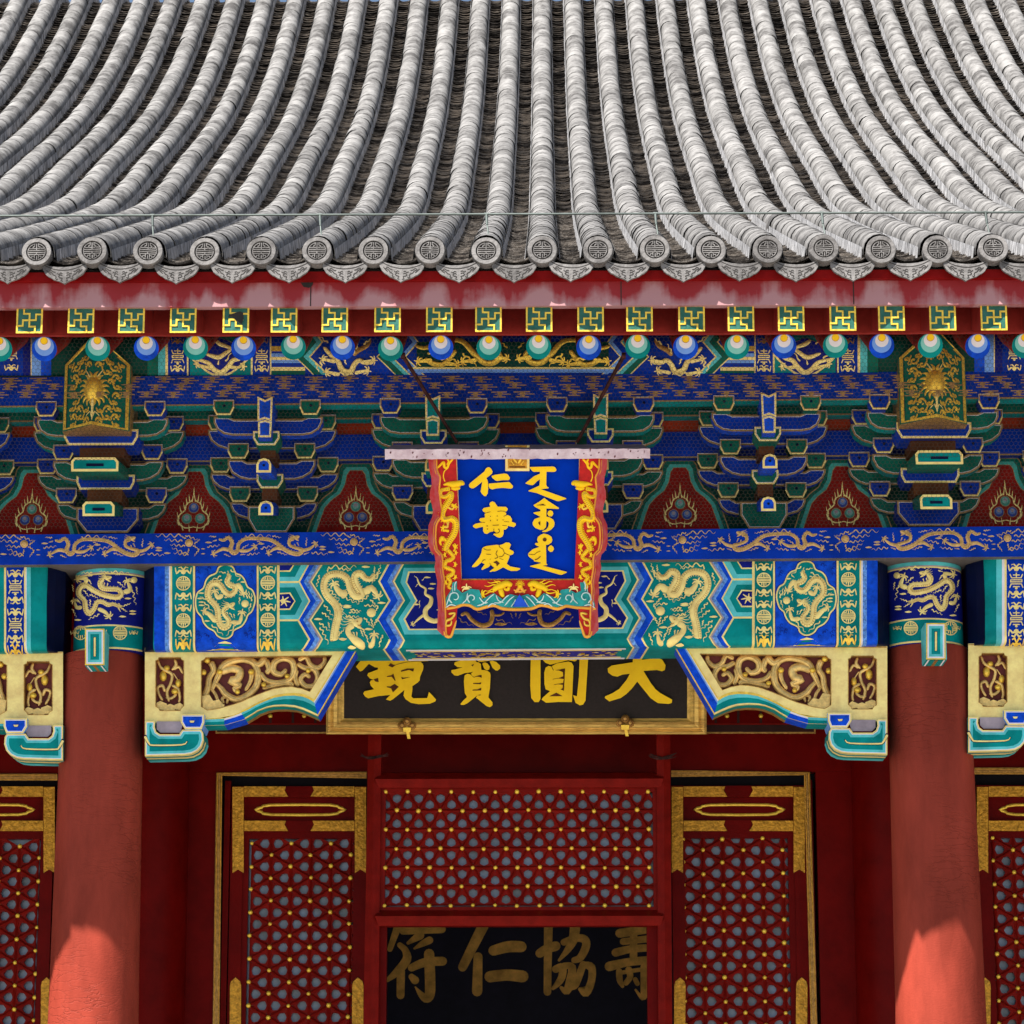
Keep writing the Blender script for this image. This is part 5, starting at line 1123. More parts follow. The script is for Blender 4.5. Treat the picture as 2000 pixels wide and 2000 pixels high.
    # small arm and block beneath
    arm = [(283, 1408), (300, 1408), (303, 1411), (302, 1420), (305, 1429), (312, 1434), (350, 1434), (356, 1425), (393, 1425), (397, 1432), (398, 1445), (394, 1458), (386, 1467), (374, 1473), (360, 1475), (283, 1477)]
    m = MB(); f = [S(x, y, .03) for x, y in arm]; m.ext(f, (0, .25, 0), goldp, teal)
    am = m.build('lower_arm', o); t = PT(S, .032)
    for d, mt in ((2.6, white), (4.0, teall), (9, teal)):
        q = inset(arm, d); q = [(max(x, 283.2), y) for x, y in q]; t.poly(q, mt)
    t.line([(284, 1438, 6), (290, 1452, 5), (300, 1456, 4.5), (355, 1455, 4), (366, 1448, 2.5)], 4, dnavy, sm=3); t.line([(284, 1440, 5), (291, 1452, 3.4), (300, 1455.6, 2.8), (355, 1454.6, 2.6), (365, 1448.5, 1.4)], 3, goldp, sm=3)
    t.build('painted_bands', am)
    m = MB(); n = len(arm); tt = []
    for a_, b2, mt in ((0, .12, goldp), (.12, .3, teal), (.3, .5, goldp), (.5, .72, teal), (.72, 1, teall)):
        lo_ = arm[7:]; f = [S(x, y, .031) for x, y in lo_]; k = len(lo_); off = Vector((0, .002, -.002))
        m.add([p+Vector((0, .25*a_, -.0015)) for p in f]+[p+Vector((0, .25*b2, -.0015)) for p in f], [(i, i+1, k+i+1, k+i) for i in range(k-1)], mt)
    m.build('painted_underside', am)
    m = MB(); q = [(306, 1409), (352, 1409), (357, 1416), (352, 1431), (313, 1431), (306, 1424)]; m.ext([S(x, y, .012) for x, y in q], (0, .01, 0), lav); m.build('grey_eye', am)
    bk_ = [(353, 1395), (399, 1395), (399, 1411), (394, 1424), (361, 1424), (353, 1411)]; m = MB(); m.ext([S(x, y, .05) for x, y in bk_], (0, .27, 0), goldp, bluel)
    bo = m.build('blue_block', o); t = PT(S, .052); t.poly(inset(bk_, 2.6), white); t.poly(inset(bk_, 4.4), blue2); t.poly([(369, 1407), (381, 1407), (379, 1412), (371, 1412)], navy); t.poly([(370, 1407.5), (380, 1407.5), (378, 1411.3), (372, 1411.3)], goldp); t.build('painted_face', bo)
YQ = -.17
carved_bracket(s_plane(YQ)); carved_bracket(s_plane(YQ, mir=MX+1, dy=-3))
carved_bracket(s_plane(YQ, mir=406, dy=8)); carved_bracket(s_plane(YQ, dx=1608, dy=-8))
# ------------------------------------------------------------------ wall, doors and room behind the columns
YW = 1.70; XE = 5.9
ztop = zt+.55
def wallbox(par, px0, px1, py0, py1, Y, d, mt, name, X0=None, X1=None):
    x0 = X0 if X0 is not None else P(px0, (py0+py1)/2, Y).x; x1 = X1 if X1 is not None else P(px1, (py0+py1)/2, Y).x
    z1 = ZP(py0, Y) if py0 else ztop; z0 = ZP(py1, Y) if py1 < 2200 else .9
    m = MB(); m.box(x0, x1, Y, Y+d, z0, z1, mt); return m.build(name, par)
wall = empty('front_wall', hall)
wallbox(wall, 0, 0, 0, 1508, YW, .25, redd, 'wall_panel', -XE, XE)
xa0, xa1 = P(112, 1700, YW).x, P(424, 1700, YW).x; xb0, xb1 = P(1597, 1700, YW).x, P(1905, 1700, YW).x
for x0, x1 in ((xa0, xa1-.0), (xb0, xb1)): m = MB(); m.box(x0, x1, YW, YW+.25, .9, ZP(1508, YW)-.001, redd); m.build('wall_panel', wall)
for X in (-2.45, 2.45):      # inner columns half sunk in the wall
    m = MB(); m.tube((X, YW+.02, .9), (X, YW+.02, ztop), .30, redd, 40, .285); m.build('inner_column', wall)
for X in (-XE, XE): m = MB(); m.box(X-.1, X+.1, -.3, 9.5, .9, ztop+1.0, redd); m.build('light_stop_wall', hall)  # unseen walls, added to limit the light entering the gallery's sides
m = MB(); m.box(-XE+.1, XE-.1, .16, YW, zt+.35, zt+.42, greend); m.build('gallery_ceiling', hall)
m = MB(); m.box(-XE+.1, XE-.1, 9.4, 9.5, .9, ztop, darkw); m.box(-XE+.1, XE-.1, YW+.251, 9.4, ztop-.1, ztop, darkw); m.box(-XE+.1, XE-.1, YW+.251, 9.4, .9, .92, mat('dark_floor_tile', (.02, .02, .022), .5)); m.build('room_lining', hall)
glassm = mat('reflection_tinted_pane', (.24, .31, .44), .25, var=.25, scale=3.5, spec=.5, rgb2=(.17, .19, .20))  # blue-grey mottling: sky and courtyard reflection put into the base colour
studm = mat('gilt_stud', (1.0, .62, .06), .3, metal=.3, var=.1, spec=.5)
def lattice(par, X0, X1, Z0, Z1, Y, a, vert, ox, oz, mt=None):
    """triangular lattice pierced with round holes, studded at every crossing"""
    mt = mt or redm; m = MB(); st = MB(); dk = MB(); h = a*math.sqrt(3)/2; sh = 2*h if vert else a
    while ox > X0+sh*.5: ox -= sh
    seen = {}; pts = []
    R_ = .0300*a/.15; n = 12
    def uv(i, j):     # lattice vertex
        if vert: return (ox+i*h, oz+(j+(i % 2)*.5)*a)
        return (ox+(i+(j % 2)*.5)*a, oz+j*h)
    NI = int((X1-X0)/(h if vert else a))+3; NJ = int((Z1-Z0)/(a if vert else h))+3
    tris = []
    for i in range(-2, NI+1):
        for j in range(-2, NJ+1):
            if vert:
                if i % 2 == 0: tris += [(uv(i, j), uv(i, j+1), uv(i+1, j)), (uv(i+1, j), uv(i+1, j+1), uv(i, j+1))]
                else: tris += [(uv(i, j), uv(i, j+1), uv(i+1, j+1)), (uv(i+1, j), uv(i+1, j+1), uv(i, j))]
            else:
                if j % 2 == 0: tris += [(uv(i, j), uv(i+1, j), uv(i, j+1)), (uv(i, j+1), uv(i+1, j+1), uv(i+1, j))]
                else: tris += [(uv(i, j), uv(i+1, j), uv(i+1, j+1)), (uv(i, j+1), uv(i+1, j+1), uv(i, j))]
    for T3 in tris:
        cx = sum(p[0] for p in T3)/3; cz = sum(p[1] for p in T3)/3
        if not (X0-.02 < cx < X1+.02 and Z0-.02 < cz < Z1+.02): continue
        outer = []; inner = []
        for k in range(3):
            p, q = T3[k], T3[(k+1) % 3]
            for s in range(4):
                f = s/4; x, z = p[0]+(q[0]-p[0])*f, p[1]+(q[1]-p[1])*f; outer.append((x, z)); d = math.hypot(x-cx, z-cz)
                e = R_*(1.10 if s == 0 else 1.0); inner.append((cx+(x-cx)/d*e, cz+(z-cz)/d*e))
        cl = lambda x, z: (min(max(x, X0-.004), X1+.004), min(max(z, Z0-.004), Z1+.004))
        O = [cl(*p) for p in outer]; I = [cl(*p) for p in inner]
        mids = [((o_[0]*.45+i_[0]*.55), (o_[1]*.45+i_[1]*.55)) for o_, i_ in zip(O, I)]
        v = [(x, Y-.009, z) for x, z in O]+[(x, Y+.002, z) for x, z in mids]+[(x, Y+.002, z) for x, z in I]+[(x, Y+.030, z) for x, z in I]
        m.add(v, [(r_*12+k, r_*12+(k+1) % 12, r_*12+12+(k+1) % 12, r_*12+12+k) for r_ in range(3) for k in range(12)], mt)
        for k in range(3):
            p = T3[k]; f = .30; x, z = p[0]+(cx-p[0])*f, p[1]+(cz-p[1])*f
            if X0 < x < X1 and Z0 < z < Z1:
                s = a*.022; dk.add([(x-s, Y-.0095, z), (x, Y-.0095, z-s), (x+s, Y-.0095, z), (x, Y-.0095, z+s)], [(0, 1, 2, 3)], tdark)
    for i in range(-2, NI+1):
        for j in range(-2, NJ+1):
            x, z = uv(i, j)
            if X0-.006 < x < X1+.006 and Z0-.006 < z < Z1+.006:
                x += random.gauss(0, .002); z += random.gauss(0, .002); r_ = .0145*random.uniform(.88, 1.12); vs = []
                for e, y in ((1, 0), (.85, .6), (.5, .95)): vs += [(x+r_*e*math.cos(6.2832*k/10), Y-.008-y*r_, z+r_*e*math.sin(6.2832*k/10)) for k in range(10)]
                st.add(vs, [(q*10+k, q*10+(k+1) % 10, (q+1)*10+(k+1) % 10, (q+1)*10+k) for q in range(2) for k in range(10)]+[list(range(20, 30))], studm, True)
    m.build('pierced_lattice', par, kind='stuff'); dk.build('small_piercing', par, kind='stuff'); st.build('gilt_stud', par, kind='stuff')
    g_ = MB(); g_.add([(X0-.02, Y+.05, Z0-.02), (X1+.02, Y+.05, Z0-.02), (X1+.02, Y+.05, Z1+.02), (X0-.02, Y+.05, Z1+.02)], [(0, 1, 2, 3)], glassm); g_.build('window_pane', par)
def leaf(xl, xr, y0=1535, xs=None, inner=(485, 702), Y=1.74, fr=24, phase=(491, 1646), sty=0):
    """door leaf given by its measured left and right edges at y=1540"""
    o = empty('lattice_door', hall); S = s_plane(Y)
    A = P(xl, 1540, Y).x; B = P(xr, 1540, Y).x; w_ = fr/PPM(1700, Y); Z = lambda py: ZP(py, Y)
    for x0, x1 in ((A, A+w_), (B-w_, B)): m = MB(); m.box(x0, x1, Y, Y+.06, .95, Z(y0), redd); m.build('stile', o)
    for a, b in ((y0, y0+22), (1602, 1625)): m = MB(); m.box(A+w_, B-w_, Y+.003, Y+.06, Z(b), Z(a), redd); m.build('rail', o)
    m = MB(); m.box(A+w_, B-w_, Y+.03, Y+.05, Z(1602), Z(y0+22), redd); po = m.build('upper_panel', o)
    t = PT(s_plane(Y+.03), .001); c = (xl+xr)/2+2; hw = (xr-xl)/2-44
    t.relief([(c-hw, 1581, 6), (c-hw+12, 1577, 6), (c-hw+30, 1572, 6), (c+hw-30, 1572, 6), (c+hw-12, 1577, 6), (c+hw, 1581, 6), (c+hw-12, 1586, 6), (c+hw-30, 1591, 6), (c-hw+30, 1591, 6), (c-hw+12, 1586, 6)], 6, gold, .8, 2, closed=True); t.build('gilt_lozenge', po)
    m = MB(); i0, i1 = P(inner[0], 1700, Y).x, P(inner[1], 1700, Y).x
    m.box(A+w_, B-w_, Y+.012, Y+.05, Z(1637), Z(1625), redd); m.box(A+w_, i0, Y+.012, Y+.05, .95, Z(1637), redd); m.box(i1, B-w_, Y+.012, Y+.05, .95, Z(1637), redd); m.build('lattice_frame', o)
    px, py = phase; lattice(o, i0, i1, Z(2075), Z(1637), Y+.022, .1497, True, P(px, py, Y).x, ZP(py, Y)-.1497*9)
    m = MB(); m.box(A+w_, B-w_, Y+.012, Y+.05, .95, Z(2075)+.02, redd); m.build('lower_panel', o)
    # gilt fittings: mitred corners and long clasps
    for x0, x1, d in ((xl+1, xl+fr-1, 1), (xr-fr+1, xr-1, -1)):
        xm = (x0+x1)/2; t = PT(S, .002)
        t.prism([(x0, y0+2), (x1, y0+2), (x1, 1705), (xm, 1698), (x0, 1705)], goldf, goldd, .004)
        for q in (x0+5, x1-5): t.relief([(q, y0+8, 2.5), (q-.5, 1695, 2.5)], 2.5, goldf, .8, 0, base=.006)
        t.build('gilt_fitting', o); t = PT(S, .002)
        b0 = x0-5 if xl < 1000 else x0+5; b1 = x1-5 if xl < 1000 else x1+5
        if abs(b0-x0) : t.prism([(b0, 1925), (b0+2, 1917), ((b0+b1)/2, 1909), (b1-2, 1917), (b1, 1925), (b1-1, 2080), (b0-1, 2080)], goldf, goldd, .006)
        t.disc((b0+b1)/2, 1920, 3.4, goldd); t.build('gilt_fitting', o)
    ln = (xr-xl-2*fr)*.38
    for yy in (y0+1, 1603):
        for s in (1, -1):
            a = xl+fr if s == 1 else xr-fr
            t = PT(S, .002)
            t.prism([(a, yy), (a+s*ln, yy), (a+s*(ln-3), yy+8), (a+s*(ln+4), yy+20), (a, yy+20)], goldf, goldd, .004)
            t.relief([(a, yy+6, 2), (a+s*(ln-6), yy+6, 2)], 2, goldf, .8, 0, base=.006)
            t.build('gilt_fitting', o)
    return o
leaf(453, 716); leaf(1311, 1573, inner=(1327, 1540), phase=(1334, 1638)); leaf(-155, 108, inner=(-125, 77), phase=(38, 1652)); leaf(1907, 2170, inner=(1934, 2140), phase=(1939.5, 1637))
# gilt outer mouldings round each door opening
def moulding(pts, w=13, Y=1.68):
    t = PT(s_plane(Y), .0); 
    for a, b in zip(pts, pts[1:]): pass
    t.line(pts, w, goldd, caps=False)
    d = [(-.32, 3), (.0, 3), (.32, 3)]
    nn = t._side([(*p, 1) for p in pts], False)
    for f, ww in d: t.relief([(p[0]+n[0]*w*f, p[1]+n[1]*w*f, ww) for p, n in zip(pts, nn)], ww, goldf if f else goldd, .9, 0, base=.002)
    o = t.build('gilt_moulding', wall); return o
moulding([(421, 2080), (428.5, 1512), (716, 1514)]); moulding([(1311, 1511), (1576, 1511), (1592, 2080)])
moulding([(-100, 1518), (112, 1518)]); moulding([(1903, 1506), (2100, 1506)])
m = MB()
for x0, x1 in ((P(430, 1700, YW).x, P(1597, 1700, YW).x), (-XE, P(110, 1700, YW).x), (P(1905, 1700, YW).x, XE)): m.box(x0, x1, 1.79, 1.83, ZP(1536, YW), ZP(1508, YW), darkw)
m.build('lintel_gap_board', wall)
for a_, b_2 in ((436, 447), (1579, 1590)):
    m = MB(); m.box(P(a_, 1700, 1.73).x, P(b_2, 1700, 1.73).x, 1.73, 1.80, .9, ZP(1524, 1.73), redd); m.build('jamb', wall)
# red screen frame standing before the doorway
sf = empty('door_screen', label='tall red timber screen with a studded lattice transom standing before the central doorway', category='screen'); YS = 1.32
def post(pt, pb):
    m = MB(); a0, a1 = [P(x, 1432, YS) for x in pt]; b0, b1 = [P(x, 2000, YS) for x in pb]
    k = (a0.z-.9)/(a0.z-b0.z); c0 = a0+(b0-a0)*k; c1 = a1+(b1-a1)*k
    for (p, q, r_, s) in ((a0, a1, c1, c0),):
        m_ = (p+q)/2; n_ = (r_+s)/2; f = [p, m_+Vector((0, -.022, 0)), q]; g2 = [s, n_+Vector((0, -.022, 0)), r_]
        bb = [p+Vector((0, .12, 0)), q+Vector((0, .12, 0)), r_+Vector((0, .12, 0)), s+Vector((0, .12, 0))]
        m.add([f[0], f[1], f[2], g2[2], g2[1], g2[0]]+bb, [(0, 1, 4, 5), (1, 2, 3, 4), (2, 7, 8, 3), (0, 5, 9, 6), (0, 1, 2, 7, 6)], redm)
    m.build('post', sf)
post((719, 745), (710, 739)); post((1282, 1309), (1286, 1313))
for y0, yr, y1 in ((1509, 1521, 1538), (1777, 1789, 1808)):
    m = MB(); x0, x1 = P(736, yr, YS).x, P(1293, yr, YS).x; e = .010
    a = [(x0+e, YS+.035, ZP(y0, YS+.035)), (x1-e, YS+.035, ZP(y0, YS+.035)), (x1+e, YS-.045, ZP(yr, YS-.045)), (x0-e, YS-.045, ZP(yr, YS-.045)), (x0+e, YS-.005, ZP(y1, YS-.005)), (x1-e, YS-.005, ZP(y1, YS-.005))]
    m.add(a, [(0, 1, 2, 3), (3, 2, 5, 4)], redm); m.add([a[4], a[5], (a[5][0], YS+.1, a[5][2]), (a[4][0], YS+.1, a[4][2])], [(0, 1, 2, 3)], redm); m.add([a[0], a[1], (a[1][0], YS+.1, a[1][2]), (a[0][0], YS+.1, a[0][2])], [(0, 1, 2, 3)], redm)
    m.build('rail', sf)
m = MB(); L0, L1 = P(752, 1660, YS).x, P(1276, 1660, YS).x; p0_, p1_ = P(741, 1660, YS).x, P(1287, 1660, YS).x
m.box(p0_, p1_, YS+.03, YS+.08, ZP(1546, YS), ZP(1536, YS), redm); m.box(p0_, p1_, YS+.03, YS+.08, ZP(1784, YS), ZP(1770, YS), redm)
m.box(p0_, L0, YS+.03, YS+.08, ZP(1770, YS), ZP(1546, YS), redm); m.box(L1, p1_, YS+.03, YS+.08, ZP(1770, YS), ZP(1546, YS), redm); m.build('transom_frame', sf)
lattice(sf, L0, L1, ZP(1770, YS), ZP(1546, YS), YS+.045, .1402, False, P(796, 1548, YS).x-.1402, ZP(1767.5, YS))
for a, b in ((739, 755), (1264, 1288)):     # dark inner jambs of the doorway
    m = MB(); m.box(P(a, 1900, YS+.06).x, P(b, 1900, YS+.06).x, YS+.06, YS+.12, .9, ZP(1806, YS+.06), redd); m.build('jamb', sf)
for s, xx in ((-1, 732), (1, 1295)):      # wire ties round the posts
    t = PT(s_plane(YS-.03), .0); rr_ = random.Random(4+s)
    for k in range(5): t.relief([(xx-26+rr_.uniform(-3, 3), 1474+rr_.uniform(-3, 4), 2), (xx-12, 1480+rr_.uniform(-3, 3), 2.6), (xx+10, 1479+rr_.uniform(-4, 3), 2.6), (xx+25+rr_.uniform(-3, 3), 1473+rr_.uniform(-4, 5), 1.6)], 2, iron, .8, 3)
    t.build('wire_tie', sf)
# dim upper lights seen under the carved brackets
for mir in (None, 2014):
    t = PT(s_plane(1.62, mir=mir), .001); t.poly([(421, 1240), (700, 1240), (700, 1433), (421, 1433)], goldd); t.poly([(424, 1240), (700, 1240), (700, 1429.5), (424, 1429.5)], mat('umber_moulding', (.035, .010, .008), .6)); t.poly([(434, 1240), (700, 1240), (700, 1412), (434, 1412)], redd)
    for y in (1398, 1372, 1346):
        for x in range(462, 690, 66): t.dome(x+(33 if y == 1372 else 0), y, 4.5, studm, 1)
    for k in range(6): t.line([(440+k*44, 1240), (440+k*44, 1412)], 5, mat('umber_moulding', (.035, .010, .008)), caps=False)
    t.line([(434, 1414), (700, 1414)], 3, redm, caps=False); t.build('upper_light', wall)

# ------------------------------------------------------------------ writing: strokes traced in the hand of the boards
def glyph(S, parent, name, tf, outs, holes, mf, ms, h, base=.002, cw=10):
    t = PT(S, 0, tf=tf, step=.0001)
    for o_ in outs: t.prism(o_, mf, ms, base+h, base=base-.004)
    top = base+h+.003
    for q in holes:
        if len(q) > 1 and isinstance(q[0], str):
            if q[0] == 'l': t.line(q[1], q[2] if len(q) > 2 else cw, ms, off=top+t.k*.00005, caps=False, sm=3); t.k += 1
            elif q[0] == 'd': t.disc(q[1], q[2], q[3], ms, off=top, n=8)
        else: t.poly(q, ms, off=top)
    return t.build(name, parent)
# ---- inner board (large gold characters on black)
ip = empty('horizontal_board', label='black horizontal board with four large gold characters and a gilt frame above the doorway', category='plaque')
IP0 = P(1009, 1434, 1.12); SI = s_tilt(IP0, R(12))
t = PT(SI, 0.0); t.prism([(655, 1190), (1362, 1190), (1362, 1420), (655, 1420)], blackb, blackb, .02, base=-.05); t.build('board', ip)
t = PT(SI, .0); fo = [(637, 1180), (1380, 1180), (1380, 1434), (637, 1434)]; fi = [(672, 1215), (1342, 1215), (1342, 1403), (672, 1403)]
gw = mat('worn_gilt_frame', (.90, .55, .14), .45, metal=.25, var=.18, scale=30, bump=.5, bscale=60, stretch=(.3, 1, 2))
for i in range(4):
    a, b, c, d_ = fo[i], fo[(i+1) % 4], fi[(i+1) % 4], fi[i]
    for f0, f1, h0, h1 in ((0, .12, .03, .05), (.12, .3, .05, .035), (.3, .42, .035, .055), (.42, .62, .055, .05), (.62, .72, .04, .045), (.72, .88, .045, .028), (.88, 1, .028, .02)):
        L_ = lambda p, q, f: (p[0]+(q[0]-p[0])*f, p[1]+(q[1]-p[1])*f)
        q = [L_(a, d_, f0), L_(b, c, f0), L_(b, c, f1), L_(a, d_, f1)]; t.add([SI(*q[0], h0), SI(*q[1], h0), SI(*q[2], h1), SI(*q[3], h1)], [(0, 1, 2, 3)], gw)
    t.add([SI(*a, .03), SI(*b, .03), SI(*b, -.05), SI(*a, -.05)], [(0, 1, 2, 3)], gw)
    if i == 2:
        for f in (.3, .42, .62, .72): t.line([(640, 1434-31*f), (1377, 1434-31*f)], 1.1, goldd, off=.056, caps=False)
t.build('gilt_frame', ip)
LI = .021
glyph(SI, ip, 'gold_character', (690, 1275, 11.365), [[(240, 80), (780, 60), (830, 150), (900, 110), (1700, 80), (1700, 160), (1660, 180), (1480, 190), (1540, 240), (1560, 290), (1550, 370), (1480, 540), (1475, 610), (1430, 660), (1310, 740), (1315, 800), (1290, 970), (1330, 1010), (1640, 1005), (1655, 960), (1680, 870), (1760, 950), (1840, 1040), (1820, 1080), (1700, 1130), (1450, 1140), (1280, 1110), (1160, 1030), (1115, 950), (1135, 825), (880, 1030), (820, 1065), (725, 1035), (820, 935), (560, 960), (330, 1010), (260, 970), (220, 900), (250, 855), (460, 810), (390, 730), (365, 660), (390, 615), (450, 600), (370, 570), (310, 500), (330, 450), (545, 370), (550, 330), (480, 320), (345, 245), (200, 400), (150, 415), (60, 310), (80, 280)]],
      [[(775, 290), (830, 230), (900, 270), (950, 265), (870, 325)], [(750, 540), (750, 520), (850, 500), (890, 460), (940, 620), (920, 620), (850, 530)], [(745, 765), (745, 745), (820, 750), (915, 690), (1010, 755), (880, 880), (840, 790)], [(1060, 425), (1060, 390), (1200, 350), (1350, 350), (1330, 420), (1240, 380)], [(1065, 530), (1110, 555), (1270, 540), (1080, 590)], [(450, 590), (550, 560), (565, 650), (490, 640)], ('l', [(950, 265), (1200, 205), (1480, 190)]), ('l', [(430, 175), (520, 120)])], goldy, brown, .022, LI)
glyph(SI, ip, 'gold_character', (870, 1275, 16.1), [[(400, 120), (800, 100), (930, 200), (975, 290), (1040, 300), (1110, 350), (1130, 540), (1240, 545), (1320, 570), (1400, 620), (1420, 700), (1400, 1100), (1350, 1400), (1480, 1560), (1480, 1650), (1400, 1710), (1300, 1680), (960, 1410), (1000, 1340), (700, 1580), (580, 1640), (490, 1635), (470, 1610), (560, 1500), (680, 1390), (610, 1270), (580, 900), (600, 710), (690, 660), (770, 670), (850, 740), (800, 660), (870, 600), (600, 640), (380, 725), (280, 710), (185, 610), (190, 540), (300, 525), (540, 460), (380, 450), (275, 370), (290, 300), (540, 215), (390, 190)], [(960, 160), (1690, 140), (1640, 200), (1150, 285), (1050, 280), (980, 230)], [(1160, 350), (1180, 320), (1250, 300), (1330, 340), (1395, 440), (1370, 530), (1300, 550), (1220, 500)], [(1390, 270), (1480, 245), (1600, 290), (1720, 400), (1720, 490), (1640, 560), (1570, 550), (1480, 470)], [(30, 140), (250, 140), (200, 220), (140, 230)]],
      [[(810, 390), (905, 350), (860, 430)], [(930, 750), (1080, 700), (1140, 700), (1140, 785), (1050, 755)], [(870, 950), (1040, 950), (1130, 925), (1110, 990), (870, 980)], [(855, 1160), (1000, 1155), (1130, 1100), (1120, 1185), (855, 1190)], [(1000, 1340), (1110, 1310), (1100, 1340)], ('l', [(850, 740), (900, 770), (990, 745)], 14)], goldy, brown, .022, LI)
glyph(SI, ip, 'gold_character', (1020, 1275, 6.232), [[(105, 20), (222, 20), (222, 560), (200, 600), (150, 600), (110, 550), (97, 400)], [(700, 20), (805, 20), (770, 580), (740, 630), (700, 640), (650, 610), (618, 515), (665, 530), (690, 300)], [(255, 60), (670, 60), (665, 90), (640, 105), (560, 90), (340, 145), (280, 120), (250, 85)], [(355, 165), (420, 130), (560, 105), (600, 120), (625, 160), (605, 600), (440, 598), (290, 608), (235, 570), (250, 545), (340, 465), (285, 445), (270, 380), (268, 240), (285, 180), (320, 160)]],
      [[(400, 215), (522, 190), (508, 462), (468, 448), (492, 430), (495, 390), (440, 384), (498, 365), (505, 320), (440, 312), (498, 285), (495, 235), (440, 215)], ('l', [(370, 322), (440, 310), (500, 296)], 5), ('l', [(385, 390), (440, 380), (500, 374)], 5), [(330, 530), (415, 485), (490, 528)], ('l', [(355, 160), (380, 215)], 7)], goldy, brown, .022, LI)
glyph(SI, ip, 'gold_character', (1020, 1275, 6.232), [[(1352, 20), (1458, 20), (1455, 85), (1640, 62), (1700, 80), (1745, 150), (1735, 210), (1700, 225), (1640, 210), (1475, 220), (1560, 360), (1620, 440), (1680, 490), (1825, 570), (1820, 610), (1780, 622), (1650, 612), (1560, 550), (1480, 450), (1400, 350), (1330, 440), (1270, 500), (1200, 550), (1060, 592), (1005, 550), (1010, 530), (1100, 490), (1180, 440), (1270, 330), (1310, 255), (1220, 265), (1160, 290), (1100, 280), (1045, 240), (1040, 190), (1090, 155), (1345, 115)]], [], goldy, brown, .022, LI)
for x, y in ((795, 1411), (1221, 1406)):
    t = PT(SI, .055)
    for dx, dy in ((-10, 6), (10, 6), (0, -2)): t.dome(x+dx, y+dy, 8.5, goldd, .8); t.line([(x+dx+4.5*math.cos(k*.785), y+dy+4.5*math.sin(k*.785)) for k in range(8)], 1.2, brown, closed=True, off=.078)
    t.prism([(x-8, y+10), (x+8, y+10), (x+7, y+19), (x-7, y+19)], gold, goldd, .02); t.prism([(x-2, y+18), (x+4, y+18), (x+7, y+32), (x+1, y+32)], gold, goldd, .01)
    t.build('hanging_clip', ip)
# ---- dim board inside the room
dp_ = empty('interior_board', label='dim dark board with large dull gold characters inside the doorway', category='plaque')
YD = 5.0; m = MB(); SDp = s_plane(YD); q = [SDp(x, y, 0) for x, y in ((700, 1700), (1400, 1700), (1400, 2060), (700, 2060))]; m.ext(q, (0, .06, 0), mat('midnight_lacquer', (.012, .012, .03), .6)); m.build('board', dp_)
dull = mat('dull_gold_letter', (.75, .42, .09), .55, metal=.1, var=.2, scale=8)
def strokes(tf, groups):
    for g_ in groups:
        t = PT(s_plane(YD), .002, tf=tf)
        for st in g_: t.bar(st, 110, dull, brown, .012, sm=4 if len(st) > 2 else 0)
        t.build('gold_character', dp_)
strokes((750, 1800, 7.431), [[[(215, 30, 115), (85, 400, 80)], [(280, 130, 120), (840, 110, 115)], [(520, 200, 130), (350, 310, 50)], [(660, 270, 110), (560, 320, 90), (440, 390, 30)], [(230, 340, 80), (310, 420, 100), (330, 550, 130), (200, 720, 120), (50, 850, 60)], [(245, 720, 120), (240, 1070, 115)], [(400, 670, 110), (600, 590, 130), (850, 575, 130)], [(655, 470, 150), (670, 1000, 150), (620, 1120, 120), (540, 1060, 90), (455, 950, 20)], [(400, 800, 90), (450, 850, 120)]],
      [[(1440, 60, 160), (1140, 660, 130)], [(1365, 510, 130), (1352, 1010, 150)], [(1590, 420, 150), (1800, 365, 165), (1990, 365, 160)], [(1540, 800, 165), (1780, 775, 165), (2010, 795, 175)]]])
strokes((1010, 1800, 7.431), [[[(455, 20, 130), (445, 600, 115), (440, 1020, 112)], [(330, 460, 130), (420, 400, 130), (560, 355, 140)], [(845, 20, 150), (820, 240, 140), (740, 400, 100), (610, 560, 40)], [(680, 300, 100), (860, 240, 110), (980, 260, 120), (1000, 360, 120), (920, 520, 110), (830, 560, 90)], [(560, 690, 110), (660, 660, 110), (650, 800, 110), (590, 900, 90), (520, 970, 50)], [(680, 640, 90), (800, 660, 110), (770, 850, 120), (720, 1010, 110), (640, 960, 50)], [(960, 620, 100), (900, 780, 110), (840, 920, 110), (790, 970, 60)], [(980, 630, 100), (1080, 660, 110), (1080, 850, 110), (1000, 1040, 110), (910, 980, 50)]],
      [[(1490, 170, 130), (1900, 110, 120)], [(1540, 290, 100), (1900, 250, 100)], [(1430, 450, 120), (1640, 400, 110), (1900, 380, 110)], [(1690, 60, 110), (1690, 560, 110)], [(1340, 650, 140), (1600, 590, 120), (1900, 560, 120)], [(1480, 720, 90), (1490, 850, 90), (1530, 940, 50)], [(1620, 700, 100), (1640, 800, 90), (1580, 890, 80)], [(1520, 740, 60), (1700, 710, 60), (1850, 690, 60)], [(1850, 660, 120), (1850, 1000, 120), (1820, 1110, 70), (1720, 990, 30)], [(1715, 840, 70), (1745, 900, 70)]]])

